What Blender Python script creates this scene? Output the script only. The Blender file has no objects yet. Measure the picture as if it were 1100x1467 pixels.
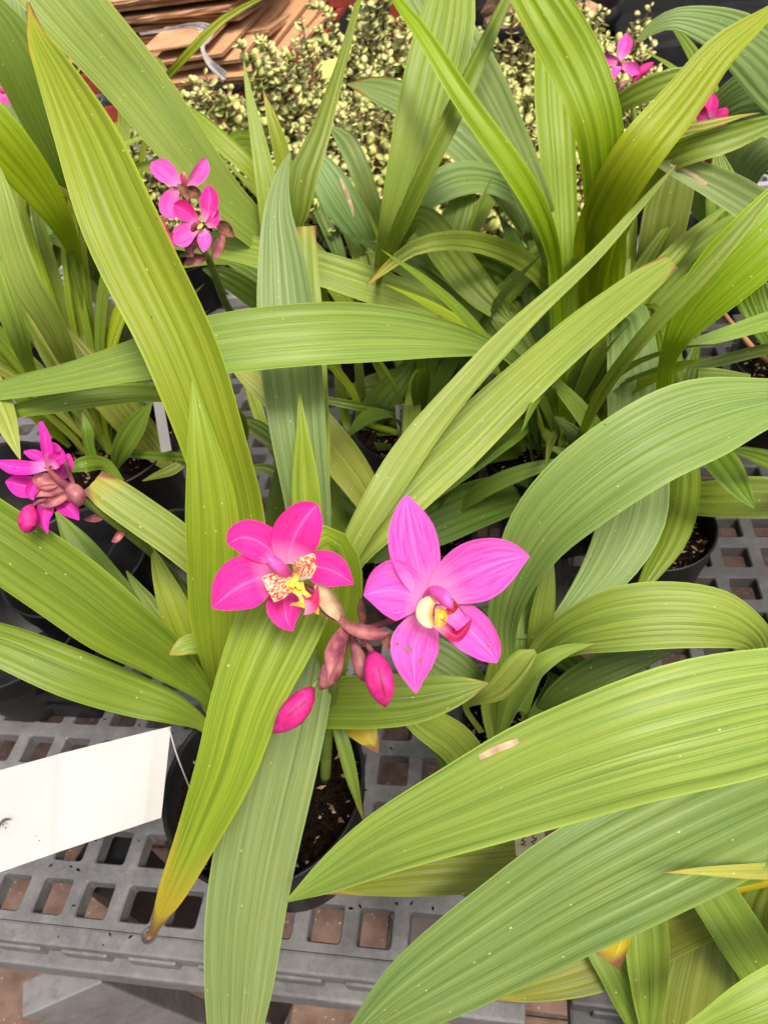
import bpy, bmesh, math, random
import numpy as np
from mathutils import Vector, Matrix
random.seed(7); np.random.seed(7)
scene = bpy.context.scene
col = scene.collection
RAD = math.radians

# ------------------------------------------------------------------ camera
FPX = 1016.0                                   # focal length in photograph pixels (1100 wide)
CAM = np.array([0.4231, -0.1370, 0.6478])      # metres; the bench top is z = 0, its front holes start at y = 0
def _rot(p, y, r):
    cx, sx, cz, sz, cr, sr = math.cos(p), math.sin(p), math.cos(y), math.sin(y), math.cos(r), math.sin(r)
    return (np.array([[cz,-sz,0],[sz,cz,0],[0,0,1]]) @ np.array([[1,0,0],[0,cx,-sx],[0,sx,cx]]) @ np.array([[cr,-sr,0],[sr,cr,0],[0,0,1]]))
ROT = _rot(RAD(45.053), RAD(14.613), RAD(-10.839))
cd = bpy.data.cameras.new('camera'); cam = bpy.data.objects.new('camera', cd); col.objects.link(cam)
m4 = Matrix.Identity(4)
for i in range(3):
    for j in range(3): m4[i][j] = ROT[i, j]
    m4[i][3] = CAM[i]
cam.matrix_world = m4
cd.sensor_fit = 'HORIZONTAL'; cd.sensor_width = 36.0; cd.lens = 36.0 * FPX / 1100.0
cd.clip_start = 0.01; cd.clip_end = 400
cd.dof.use_dof = True; cd.dof.focus_distance = 0.42; cd.dof.aperture_fstop = 22
scene.camera = cam
scene.cycles.max_bounces = 6; scene.cycles.diffuse_bounces = 4; scene.cycles.transmission_bounces = 4; scene.cycles.caustics_reflective = False

# ------------------------------------------------------------------ sky, sun, exposure
SUN_EL, SUN_AZ = RAD(62), RAD(138)              # azimuth clockwise from +y
w = bpy.data.worlds.new('World'); scene.world = w; w.use_nodes = True
nt = w.node_tree; nt.nodes.clear()
sky = nt.nodes.new('ShaderNodeTexSky'); sky.sky_type = 'NISHITA'; sky.sun_disc = False
sky.sun_elevation = SUN_EL; sky.sun_rotation = SUN_AZ; sky.dust_density = 8.0; sky.air_density = 0.7; sky.ozone_density = 1.0
bg = nt.nodes.new('ShaderNodeBackground'); bg.inputs[1].default_value = 0.15
wo = nt.nodes.new('ShaderNodeOutputWorld')
nt.links.new(sky.outputs[0], bg.inputs[0]); nt.links.new(bg.outputs[0], wo.inputs[0])
sd = bpy.data.lights.new('sun', 'SUN'); sd.energy = 2.5; sd.angle = RAD(14); sd.color = (1.0, 0.93, 0.82)
so = bpy.data.objects.new('sun', sd); col.objects.link(so)
sdir = Vector((math.sin(SUN_AZ)*math.cos(SUN_EL), math.cos(SUN_AZ)*math.cos(SUN_EL), math.sin(SUN_EL)))
so.rotation_euler = sdir.to_track_quat('Z', 'Y').to_euler(); so.location = (1, 2, 4)
vs = scene.view_settings; vs.view_transform = 'Standard'; vs.look = 'None'; vs.exposure = 0.36; vs.gamma = 1.0

# ------------------------------------------------------------------ place helpers
def ray(x, y): return ROT @ np.array([(x-550)/FPX, -(y-733.5)/FPX, -1.0])
def at(x, y, d):
    """point seen at photograph pixel (x, y): d > 0 is the distance in front of the lens, d < 0 means height z = -d"""
    r = ray(x, y)
    t = d if d > 0 else (-d - CAM[2]) / r[2]
    return CAM + r*t, t

# ------------------------------------------------------------------ materials
def newmat(name):
    m = bpy.data.materials.new(name); m.use_nodes = True
    n = m.node_tree; n.nodes.clear()
    out = n.nodes.new('ShaderNodeOutputMaterial')
    return m, n, out
def N(n, typ, **kw):
    nd = n.nodes.new(typ)
    for k, v in kw.items():
        if k == 'inp':
            for a, b in v.items(): nd.inputs[a].default_value = b
        else: setattr(nd, k, v)
    return nd
def mixc(n, fac, a, b, mode='MIX'):
    nd = n.nodes.new('ShaderNodeMix'); nd.data_type = 'RGBA'; nd.blend_type = mode
    for s, v in ((nd.inputs[0], fac), (nd.inputs[6], a), (nd.inputs[7], b)):
        if hasattr(v, 'is_linked'): n.links.new(v, s)
        elif isinstance(v, (int, float)): s.default_value = v
        else: s.default_value = (*v, 1)
    return nd.outputs[2]
def ramp(n, src, p0, p1, c0=(0,0,0), c1=(1,1,1)):
    if p0 > p1: p0, p1, c0, c1 = p1, p0, c1, c0
    r = n.nodes.new('ShaderNodeValToRGB'); e = r.color_ramp.elements
    e[0].position, e[1].position = p0, p1; e[0].color = (*c0, 1); e[1].color = (*c1, 1)
    n.links.new(src, r.inputs[0]); return r.outputs[0]
def mapped(n, src, sc):
    mp = n.nodes.new('ShaderNodeMapping'); mp.inputs['Scale'].default_value = sc
    n.links.new(src, mp.inputs[0]); return mp.outputs[0]
def noise(n, vec, scale=1.0, detail=2.0, rough=0.5):
    t = n.nodes.new('ShaderNodeTexNoise'); t.inputs['Scale'].default_value = scale
    t.inputs['Detail'].default_value = detail; t.inputs['Roughness'].default_value = rough
    if vec is not None: n.links.new(vec, t.inputs['Vector'])
    return t.outputs['Fac']
def mathn(n, op, a, b=0.0, clamp=False):
    t = n.nodes.new('ShaderNodeMath'); t.operation = op; t.use_clamp = clamp
    for s, v in ((t.inputs[0], a), (t.inputs[1], b)):
        if hasattr(v, 'is_linked'): n.links.new(v, s)
        else: s.default_value = v
    return t.outputs[0]

def leaf_material():
    m, n, out = newmat('orchid_leaf')
    oi = N(n, 'ShaderNodeObjectInfo')
    uv = N(n, 'ShaderNodeUVMap', uv_map='vein').outputs[0]
    un = N(n, 'ShaderNodeUVMap', uv_map='norm').outputs[0]
    sep = N(n, 'ShaderNodeSeparateXYZ'); n.links.new(un, sep.inputs[0])
    # every leaf reads another stretch of the vein pattern
    off = N(n, 'ShaderNodeCombineXYZ'); n.links.new(mathn(n, 'MULTIPLY', oi.outputs['Random'], 37.0), off.inputs[0]); n.links.new(mathn(n, 'MULTIPLY', oi.outputs['Random'], 91.0), off.inputs[1])
    va = N(n, 'ShaderNodeVectorMath', operation='ADD'); n.links.new(uv, va.inputs[0]); n.links.new(off.outputs[0], va.inputs[1]); uvo = va.outputs[0]
    fine = noise(n, mapped(n, uvo, (1150, 7, 1)), 1, 3, 0.65)
    crease = noise(n, mapped(n, uvo, (520, 2.2, 1)), 1, 1.5, 0.5)
    mid = noise(n, mapped(n, uvo, (330, 5, 1)), 1, 3, 0.6)
    blot = noise(n, mapped(n, uvo, (45, 16, 1)), 1, 3, 0.55)
    mott = noise(n, mapped(n, uvo, (700, 420, 1)), 1, 2, 0.6)
    base = oi.outputs['Color']
    c = mixc(n, ramp(n, mid, 0.32, 0.70), mixc(n, 1.0, base, (0.66, 0.76, 0.62), 'MULTIPLY'), mixc(n, 1.0, base, (1.28, 1.16, 1.10), 'MULTIPLY'))
    c = mixc(n, mathn(n, 'MULTIPLY', ramp(n, fine, 0.44, 0.66), 0.60), c, mixc(n, 1.0, base, (1.50, 1.34, 1.45), 'MULTIPLY'))
    c = mixc(n, mathn(n, 'MULTIPLY', ramp(n, fine, 0.48, 0.34), 0.65), c, mixc(n, 1.0, base, (0.50, 0.62, 0.45), 'MULTIPLY'))
    c = mixc(n, mathn(n, 'MULTIPLY', ramp(n, blot, 0.40, 0.72), 0.40), c, mixc(n, 1.0, base, (1.30, 1.10, 0.60), 'MULTIPLY'))
    c = mixc(n, mathn(n, 'MULTIPLY', ramp(n, mott, 0.35, 0.75), 0.22), c, mixc(n, 1.0, base, (1.35, 1.25, 1.3), 'MULTIPLY'))
    c = mixc(n, mathn(n, 'MULTIPLY', ramp(n, mathn(n, 'ABSOLUTE', mathn(n, 'SUBTRACT', crease, 0.45)), 0.038, 0.0), 0.80), c, mixc(n, 1.0, base, (0.42, 0.55, 0.38), 'MULTIPLY'))
    c = mixc(n, mathn(n, 'MULTIPLY', ramp(n, mathn(n, 'ABSOLUTE', mathn(n, 'SUBTRACT', crease, 0.57)), 0.034, 0.0), 0.60), c, mixc(n, 1.0, base, (1.75, 1.45, 1.7), 'MULTIPLY'))
    vary = mathn(n, 'ADD', mathn(n, 'MULTIPLY', ramp(n, noise(n, mapped(n, uvo, (28, 7, 1)), 1, 2, 0.5), 0.30, 0.66), 0.55), mathn(n, 'MULTIPLY', oi.outputs['Random'], 0.30), True)
    plain = mixc(n, ramp(n, blot, 0.35, 0.7), mixc(n, 1.0, base, (0.90, 0.93, 0.85), 'MULTIPLY'), mixc(n, 1.0, base, (1.12, 1.06, 0.95), 'MULTIPLY'))
    c = mixc(n, mathn(n, 'MULTIPLY', vary, 0.62), c, plain)
    # pale insect specks and a few dark ones
    for sc, thr, colr, k in ((150, 0.070, (0.55, 0.55, 0.26), 0.52), (70, 0.030, (0.05, 0.035, 0.015), 0.80)):
        vo = N(n, 'ShaderNodeTexVoronoi'); vo.inputs['Scale'].default_value = 1
        n.links.new(mapped(n, uvo, (sc, sc*0.6, 1)), vo.inputs['Vector'])
        spot = mathn(n, 'LESS_THAN', vo.outputs['Distance'], thr)
        s2 = N(n, 'ShaderNodeSeparateColor'); n.links.new(vo.outputs['Color'], s2.inputs[0])
        keep = mathn(n, 'GREATER_THAN', s2.outputs[0], k)
        c = mixc(n, mathn(n, 'MULTIPLY', spot, keep), c, colr)
    # thin pale margin
    eu = mathn(n, 'ABSOLUTE', mathn(n, 'SUBTRACT', sep.outputs[0], 0.5))
    c = mixc(n, mathn(n, 'MULTIPLY', ramp(n, eu, 0.478, 0.494), 0.55), c, mixc(n, 1.0, base, (1.9, 1.75, 1.6), 'MULTIPLY'))
    # aged tip: yellow, then brown (amount in the object colour's alpha)
    tn = mathn(n, 'ADD', sep.outputs[1], mathn(n, 'MULTIPLY', mathn(n, 'SUBTRACT', blot, 0.5), 0.10))
    a = oi.outputs['Alpha']
    ed = mathn(n, 'MULTIPLY', mathn(n, 'MULTIPLY', eu, eu), 0.22)
    te = mathn(n, 'ADD', tn, ed)
    y0 = mathn(n, 'SUBTRACT', 1.0, mathn(n, 'MULTIPLY', a, 0.32))
    fy = mathn(n, 'DIVIDE', mathn(n, 'SUBTRACT', te, y0), 0.10, True)
    c = mixc(n, mathn(n, 'MULTIPLY', fy, mathn(n, 'GREATER_THAN', a, 0.01)), c, (0.42, 0.34, 0.03))
    b0 = mathn(n, 'SUBTRACT', 1.0, mathn(n, 'MULTIPLY', a, 0.075))
    fb = mathn(n, 'DIVIDE', mathn(n, 'SUBTRACT', te, b0), 0.03, True)
    c = mixc(n, mathn(n, 'MULTIPLY', fb, mathn(n, 'GREATER_THAN', a, 0.01)), c, (0.21, 0.105, 0.045))
    bs = N(n, 'ShaderNodeBsdfPrincipled'); n.links.new(c, bs.inputs['Base Color'])
    bs.inputs['Roughness'].default_value = 0.47; bs.inputs['Specular IOR Level'].default_value = 0.30
    tr = N(n, 'ShaderNodeBsdfTranslucent')
    n.links.new(mixc(n, 1.0, c, (1.35, 1.25, 0.30), 'MULTIPLY'), tr.inputs[0])
    bp = N(n, 'ShaderNodeBump'); bp.inputs['Strength'].default_value = 0.28; bp.inputs['Distance'].default_value = 0.0006
    n.links.new(mathn(n, 'ADD', mathn(n, 'MULTIPLY', mid, 0.7), mathn(n, 'MULTIPLY', fine, 0.5)), bp.inputs['Height'])
    n.links.new(bp.outputs[0], bs.inputs['Normal'])
    ms = N(n, 'ShaderNodeMixShader'); ms.inputs[0].default_value = 0.27
    n.links.new(bs.outputs[0], ms.inputs[1]); n.links.new(tr.outputs[0], ms.inputs[2]); n.links.new(ms.outputs[0], out.inputs[0])
    return m
def petal_material():
    m, n, out = newmat('orchid_petal')
    oi = N(n, 'ShaderNodeObjectInfo')
    un = N(n, 'ShaderNodeUVMap', uv_map='norm').outputs[0]
    uv = N(n, 'ShaderNodeUVMap', uv_map='vein').outputs[0]
    sep = N(n, 'ShaderNodeSeparateXYZ'); n.links.new(un, sep.inputs[0])
    base = oi.outputs['Color']
    fine = noise(n, mapped(n, uv, (620, 42, 1)), 1, 4, 0.65)
    blot = noise(n, mapped(n, uv, (110, 80, 1)), 1, 3, 0.6)
    grain = noise(n, mapped(n, uv, (2600, 2600, 1)), 1, 2, 0.6)
    c = mixc(n, ramp(n, fine, 0.35, 0.7), mixc(n, 1.0, base, (0.86, 0.50, 0.84), 'MULTIPLY'), mixc(n, 1.0, base, (1.10, 2.4, 1.14), 'MULTIPLY'))
    c = mixc(n, mathn(n, 'MULTIPLY', ramp(n, blot, 0.4, 0.75), 0.25), c, mixc(n, 0.05, base, (1.0, 0.35, 0.70)))
    c = mixc(n, mathn(n, 'MULTIPLY', ramp(n, grain, 0.45, 0.75), 0.25), c, mixc(n, 0.35, base, (1.0, 0.5, 0.85)))
    eu = mathn(n, 'ABSOLUTE', mathn(n, 'SUBTRACT', sep.outputs[0], 0.5))
    c = mixc(n, mathn(n, 'MULTIPLY', ramp(n, eu, 0.05, 0.0), 0.34), c, (0.85, 0.26, 0.58))
    c = mixc(n, mathn(n, 'MULTIPLY', ramp(n, sep.outputs[1], 0.36, 0.0), 0.75), c, (0.82, 0.36, 0.55))
    # alpha below one marks petals with dark rot flecks
    vo = N(n, 'ShaderNodeTexVoronoi'); vo.inputs['Scale'].default_value = 1
    n.links.new(mapped(n, uv, (95, 75, 1)), vo.inputs['Vector'])
    s2 = N(n, 'ShaderNodeSeparateColor'); n.links.new(vo.outputs['Color'], s2.inputs[0])
    sp = mathn(n, 'MULTIPLY', mathn(n, 'LESS_THAN', vo.outputs['Distance'], 0.17), mathn(n, 'GREATER_THAN', s2.outputs[1], 0.78))
    c = mixc(n, mathn(n, 'MULTIPLY', sp, mathn(n, 'LESS_THAN', oi.outputs['Alpha'], 0.9)), c, (0.28, 0.02, 0.05))
    bs = N(n, 'ShaderNodeBsdfPrincipled'); n.links.new(c, bs.inputs['Base Color'])
    bs.inputs['Roughness'].default_value = 0.5; bs.inputs['Specular IOR Level'].default_value = 0.3
    bs.inputs['Specular IOR Level'].default_value = 0.06
    tr = N(n, 'ShaderNodeBsdfTranslucent'); n.links.new(c, tr.inputs[0])
    bp = N(n, 'ShaderNodeBump'); bp.inputs['Strength'].default_value = 0.2; bp.inputs['Distance'].default_value = 0.0005
    n.links.new(fine, bp.inputs['Height']); n.links.new(bp.outputs[0], bs.inputs['Normal'])
    ms = N(n, 'ShaderNodeMixShader'); ms.inputs[0].default_value = 0.13
    n.links.new(bs.outputs[0], ms.inputs[1]); n.links.new(tr.outputs[0], ms.inputs[2]); n.links.new(ms.outputs[0], out.inputs[0])
    return m
def simple(name, c0, c1, scale=40, rough=0.6, detail=4, spec=0.5, bump=0.0, bscale=None, sp0=0.35, sp1=0.68, speck=None, transl=0.0, dist=0.001, coord='Object'):
    m, n, out = newmat(name)
    tc = N(n, 'ShaderNodeTexCoord').outputs[coord]
    f = noise(n, tc, scale, detail, 0.6)
    c = mixc(n, ramp(n, f, sp0, sp1), c0, c1)
    if speck:
        sc, thr, colr = speck
        vo = N(n, 'ShaderNodeTexVoronoi'); vo.inputs['Scale'].default_value = sc; n.links.new(tc, vo.inputs['Vector'])
        c = mixc(n, mathn(n, 'LESS_THAN', vo.outputs['Distance'], thr), c, colr)
    bs = N(n, 'ShaderNodeBsdfPrincipled'); n.links.new(c, bs.inputs['Base Color'])
    bs.inputs['Roughness'].default_value = rough; bs.inputs['Specular IOR Level'].default_value = spec
    if bump:
        bp = N(n, 'ShaderNodeBump'); bp.inputs['Strength'].default_value = bump; bp.inputs['Distance'].default_value = dist
        n.links.new(noise(n, tc, bscale or scale*3, 4, 0.6), bp.inputs['Height']); n.links.new(bp.outputs[0], bs.inputs['Normal'])
    if transl:
        tr = N(n, 'ShaderNodeBsdfTranslucent'); n.links.new(c, tr.inputs[0])
        ms = N(n, 'ShaderNodeMixShader'); ms.inputs[0].default_value = transl
        n.links.new(bs.outputs[0], ms.inputs[1]); n.links.new(tr.outputs[0], ms.inputs[2]); n.links.new(ms.outputs[0], out.inputs[0])
    else: n.links.new(bs.outputs[0], out.inputs[0])
    return m
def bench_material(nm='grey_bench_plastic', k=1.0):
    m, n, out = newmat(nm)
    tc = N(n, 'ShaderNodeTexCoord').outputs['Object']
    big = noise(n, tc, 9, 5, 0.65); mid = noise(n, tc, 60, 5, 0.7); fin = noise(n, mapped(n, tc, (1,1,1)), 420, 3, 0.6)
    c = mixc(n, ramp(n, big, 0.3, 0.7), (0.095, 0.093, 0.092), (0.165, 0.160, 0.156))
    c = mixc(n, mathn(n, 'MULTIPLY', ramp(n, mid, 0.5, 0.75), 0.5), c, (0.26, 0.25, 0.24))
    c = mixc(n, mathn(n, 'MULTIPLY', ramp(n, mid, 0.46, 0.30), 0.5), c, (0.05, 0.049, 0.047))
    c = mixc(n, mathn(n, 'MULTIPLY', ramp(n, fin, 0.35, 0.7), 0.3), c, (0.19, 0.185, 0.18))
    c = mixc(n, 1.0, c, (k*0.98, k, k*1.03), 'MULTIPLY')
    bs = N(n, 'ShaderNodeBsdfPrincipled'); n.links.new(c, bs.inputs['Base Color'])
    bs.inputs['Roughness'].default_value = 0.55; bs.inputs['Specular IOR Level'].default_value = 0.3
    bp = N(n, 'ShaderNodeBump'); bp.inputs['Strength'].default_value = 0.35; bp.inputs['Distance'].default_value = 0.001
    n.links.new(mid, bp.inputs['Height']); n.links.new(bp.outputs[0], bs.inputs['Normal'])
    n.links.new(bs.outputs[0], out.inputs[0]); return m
def lip_material():
    """cream to yellow lip with fine red scribbles"""
    m, n, out = newmat('orchid_lip')
    un = N(n, 'ShaderNodeUVMap', uv_map='norm').outputs[0]; uv = N(n, 'ShaderNodeUVMap', uv_map='vein').outputs[0]
    oi = N(n, 'ShaderNodeObjectInfo')
    f = noise(n, mapped(n, uv, (900, 520, 1)), 1, 3, 0.7)
    c = mixc(n, mathn(n, 'MULTIPLY', ramp(n, f, 0.46, 0.53), oi.outputs['Alpha']), oi.outputs['Color'], (0.42, 0.012, 0.03))
    bs = N(n, 'ShaderNodeBsdfPrincipled'); n.links.new(c, bs.inputs['Base Color']); bs.inputs['Roughness'].default_value = 0.4
    n.links.new(bs.outputs[0], out.inputs[0]); return m
def succ_material():
    m, n, out = newmat('variegated_succulent_leaf')
    un = N(n, 'ShaderNodeUVMap', uv_map='norm').outputs[0]
    sep = N(n, 'ShaderNodeSeparateXYZ'); n.links.new(un, sep.inputs[0])
    tc = N(n, 'ShaderNodeTexCoord').outputs['Object']
    f = noise(n, tc, 60, 3, 0.6)
    r = mathn(n, 'ADD', sep.outputs[0], mathn(n, 'MULTIPLY', mathn(n, 'SUBTRACT', f, 0.5), 1.2))
    c = mixc(n, ramp(n, r, 0.25, 0.85), (0.30, 0.42, 0.08), (0.82, 0.81, 0.28))
    c = mixc(n, mathn(n, 'MULTIPLY', sep.outputs[1], 0.7), c, (0.86, 0.84, 0.38))
    bs = N(n, 'ShaderNodeBsdfPrincipled'); n.links.new(c, bs.inputs['Base Color']); bs.inputs['Roughness'].default_value = 0.38
    tr = N(n, 'ShaderNodeBsdfTranslucent'); n.links.new(c, tr.inputs[0])
    ms = N(n, 'ShaderNodeMixShader'); ms.inputs[0].default_value = 0.2
    n.links.new(bs.outputs[0], ms.inputs[1]); n.links.new(tr.outputs[0], ms.inputs[2]); n.links.new(ms.outputs[0], out.inputs[0])
    return m

M = dict(
    leaf=leaf_material(), petal=petal_material(), lip=lip_material(), bench=bench_material(), bench_left=bench_material('weathered_bench_plastic', 1.0), bench_shade_tone=bench_material('shade_toned_bench_plastic', 0.50), bench_sun_tone=bench_material('sun_toned_bench_plastic', 2.6), succ=succ_material(),  # darker bench grey has leaf shade painted in, the palest has sunlight
    pot=simple('black_pot_plastic', (0.006,0.006,0.0065), (0.017,0.0175,0.019), 26, 0.48, 5, 0.3, 0.12, 90),
    soil=simple('potting_soil', (0.003,0.002,0.0013), (0.020,0.011,0.006), 240, 1.0, 6, 0.05, 1.0, 420, speck=(260, 0.12, (0.07,0.042,0.02)), dist=0.004),
    chip=simple('bark_chip', (0.10,0.055,0.025), (0.30,0.19,0.10), 90, 0.9),
    perl=simple('perlite', (0.22,0.19,0.14), (0.50,0.46,0.38), 200, 0.9),
    stem=simple('green_stem', (0.12,0.19,0.025), (0.20,0.27,0.05), 60, 0.5, transl=0.1),
    ped=simple('maroon_pedicel', (0.16,0.025,0.045), (0.30,0.07,0.09), 120, 0.5),
    bract=simple('dusky_pink_bract', (0.20,0.042,0.075), (0.52,0.20,0.20), 110, 0.5, bump=0.12, bscale=300, transl=0.2),
    husk=simple('dry_brown_husk', (0.07,0.025,0.012), (0.26,0.11,0.06), 170, 0.85, bump=0.6),
    tan=simple('dry_tan_husk', (0.32,0.22,0.12), (0.56,0.43,0.28), 120, 0.8),
    bud=simple('magenta_bud', (0.42,0.012,0.13), (0.66,0.032,0.24), 220, 0.6, spec=0.25, bump=0.4, bscale=260, dist=0.0006),
    column=simple('violet_pink_column', (0.55,0.04,0.30), (0.76,0.16,0.52), 120, 0.5, spec=0.25, transl=0.15),
    white=simple('white_plastic_tag', (0.36,0.357,0.345), (0.43,0.425,0.412), 9, 0.6, bump=0.15, bscale=500, dist=0.0002),
    beige=simple('weathered_tag_plastic', (0.55,0.48,0.34), (0.72,0.66,0.52), 70, 0.55),
    ink=simple('black_ink', (0.02,0.02,0.02), (0.06,0.06,0.06), 300, 0.7),
    grey=simple('grey_print', (0.25,0.25,0.25), (0.45,0.45,0.45), 500, 0.7),
    card=simple('corrugated_cardboard', (0.38,0.20,0.095), (0.54,0.32,0.165), 14, 0.85, bump=0.1, bscale=120),
    film=simple('clear_film', (0.62,0.60,0.58), (0.85,0.84,0.82), 60, 0.18, bump=0.6, bscale=60, transl=0.6, dist=0.004),
    red=simple('red_plastic', (0.20,0.026,0.016), (0.32,0.05,0.028), 20, 0.5),
    yel=simple('yellow_card', (0.62,0.60,0.05), (0.72,0.68,0.10), 60, 0.5),
    paper=simple('brown_paper', (0.36,0.20,0.10), (0.55,0.36,0.22), 12, 0.8, bump=0.7, bscale=18, dist=0.02),
    paver=simple('paver', (0.100,0.060,0.045), (0.185,0.122,0.096), 22, 0.9, 8, 0.3, 0.5, 130, speck=(95, 0.15, (0.33,0.26,0.205)), dist=0.003),
    sand=simple('joint_sand', (0.07,0.055,0.045), (0.12,0.10,0.08), 60, 0.95),
    steel=simple('painted_leg', (0.16,0.155,0.15), (0.23,0.22,0.21), 20, 0.5, 4, 0.5, 0.1, 60),
    dark=simple('backdrop_black', (0.006,0.007,0.007), (0.016,0.018,0.017), 30, 0.8),
    sstem=simple('purple_stem', (0.11,0.028,0.03), (0.23,0.075,0.06), 60, 0.6),
    orange=simple('orange_stem', (0.30,0.13,0.05), (0.42,0.22,0.10), 60, 0.7),
)

# ------------------------------------------------------------------ object helpers
def link(o, parent=None):
    col.objects.link(o)
    if parent is not None: o.parent = parent
    return o
def root_offset(o):
    v = np.zeros(3)
    while o is not None: v = v + np.array(o.location); o = o.parent
    return v
def mesh_obj(name, verts, faces, mat, parent=None, smooth=True, kind=None, uvs=None):
    """verts in world metres; the mesh is stored relative to its parent's place"""
    v = np.asarray(verts, float) - (root_offset(parent) if parent is not None else 0)
    me = bpy.data.meshes.new(name); me.from_pydata(v.tolist(), [], [list(map(int, f)) for f in faces]); me.update()
    if uvs:
        li = np.empty(len(me.loops), int); me.loops.foreach_get('vertex_index', li)
        for nm, arr in uvs.items():
            l = me.uv_layers.new(name=nm); l.data.foreach_set('uv', np.asarray(arr)[li].astype(np.float32).ravel())
    if smooth: me.polygons.foreach_set('use_smooth', [True]*len(me.polygons))
    if mat is not None: me.materials.append(mat)
    o = bpy.data.objects.new(name, me)
    if kind: o['kind'] = kind
    return link(o, parent)
def thing(name, label, cat, loc, group=None):
    o = bpy.data.objects.new(name, None); o.empty_display_size = 0.02; link(o); o.location = [float(a) for a in loc]
    o['label'] = label; o['category'] = cat
    if group: o['group'] = group
    return o
def tag(o, label, cat, group=None):
    o['label'] = label; o['category'] = cat
    if group: o['group'] = group
    return o
def tag_surface(o): o['kind'] = 'structure'; return o

def spline(P, n):
    """centripetal Catmull-Rom through rows of P, n samples spread evenly along it"""
    P = np.asarray(P, float)
    if len(P) == 2:
        s = np.linspace(0, 1, n)[:, None]; return P[0]*(1-s) + P[1]*s
    P = np.vstack([2*P[0]-P[1], P, 2*P[-1]-P[-2]])
    d = np.maximum(np.linalg.norm(np.diff(P[:, :3], axis=0), axis=1), 1e-6)**0.5
    t = np.concatenate([[0], np.cumsum(d)])
    out = []
    for i in range(1, len(P)-2):
        t0, t1, t2, t3 = t[i-1:i+3]
        u = np.linspace(t1, t2, 24, endpoint=False)[:, None]
        a1 = (t1-u)/(t1-t0)*P[i-1] + (u-t0)/(t1-t0)*P[i]
        a2 = (t2-u)/(t2-t1)*P[i] + (u-t1)/(t2-t1)*P[i+1]
        a3 = (t3-u)/(t3-t2)*P[i+1] + (u-t2)/(t3-t2)*P[i+2]
        b1 = (t2-u)/(t2-t0)*a1 + (u-t0)/(t2-t0)*a2
        b2 = (t3-u)/(t3-t1)*a2 + (u-t1)/(t3-t1)*a3
        out.append((t2-u)/(t2-t1)*b1 + (u-t1)/(t2-t1)*b2)
    out = np.vstack(out + [P[-2][None]])
    L = np.concatenate([[0], np.cumsum(np.linalg.norm(np.diff(out[:, :3], axis=0), axis=1))])
    s = np.linspace(0, L[-1], n)
    return np.stack([np.interp(s, L, out[:, k]) for k in range(out.shape[1])], 1)
def norm(v): return v / np.maximum(np.linalg.norm(v, axis=-1, keepdims=True), 1e-9)

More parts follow.
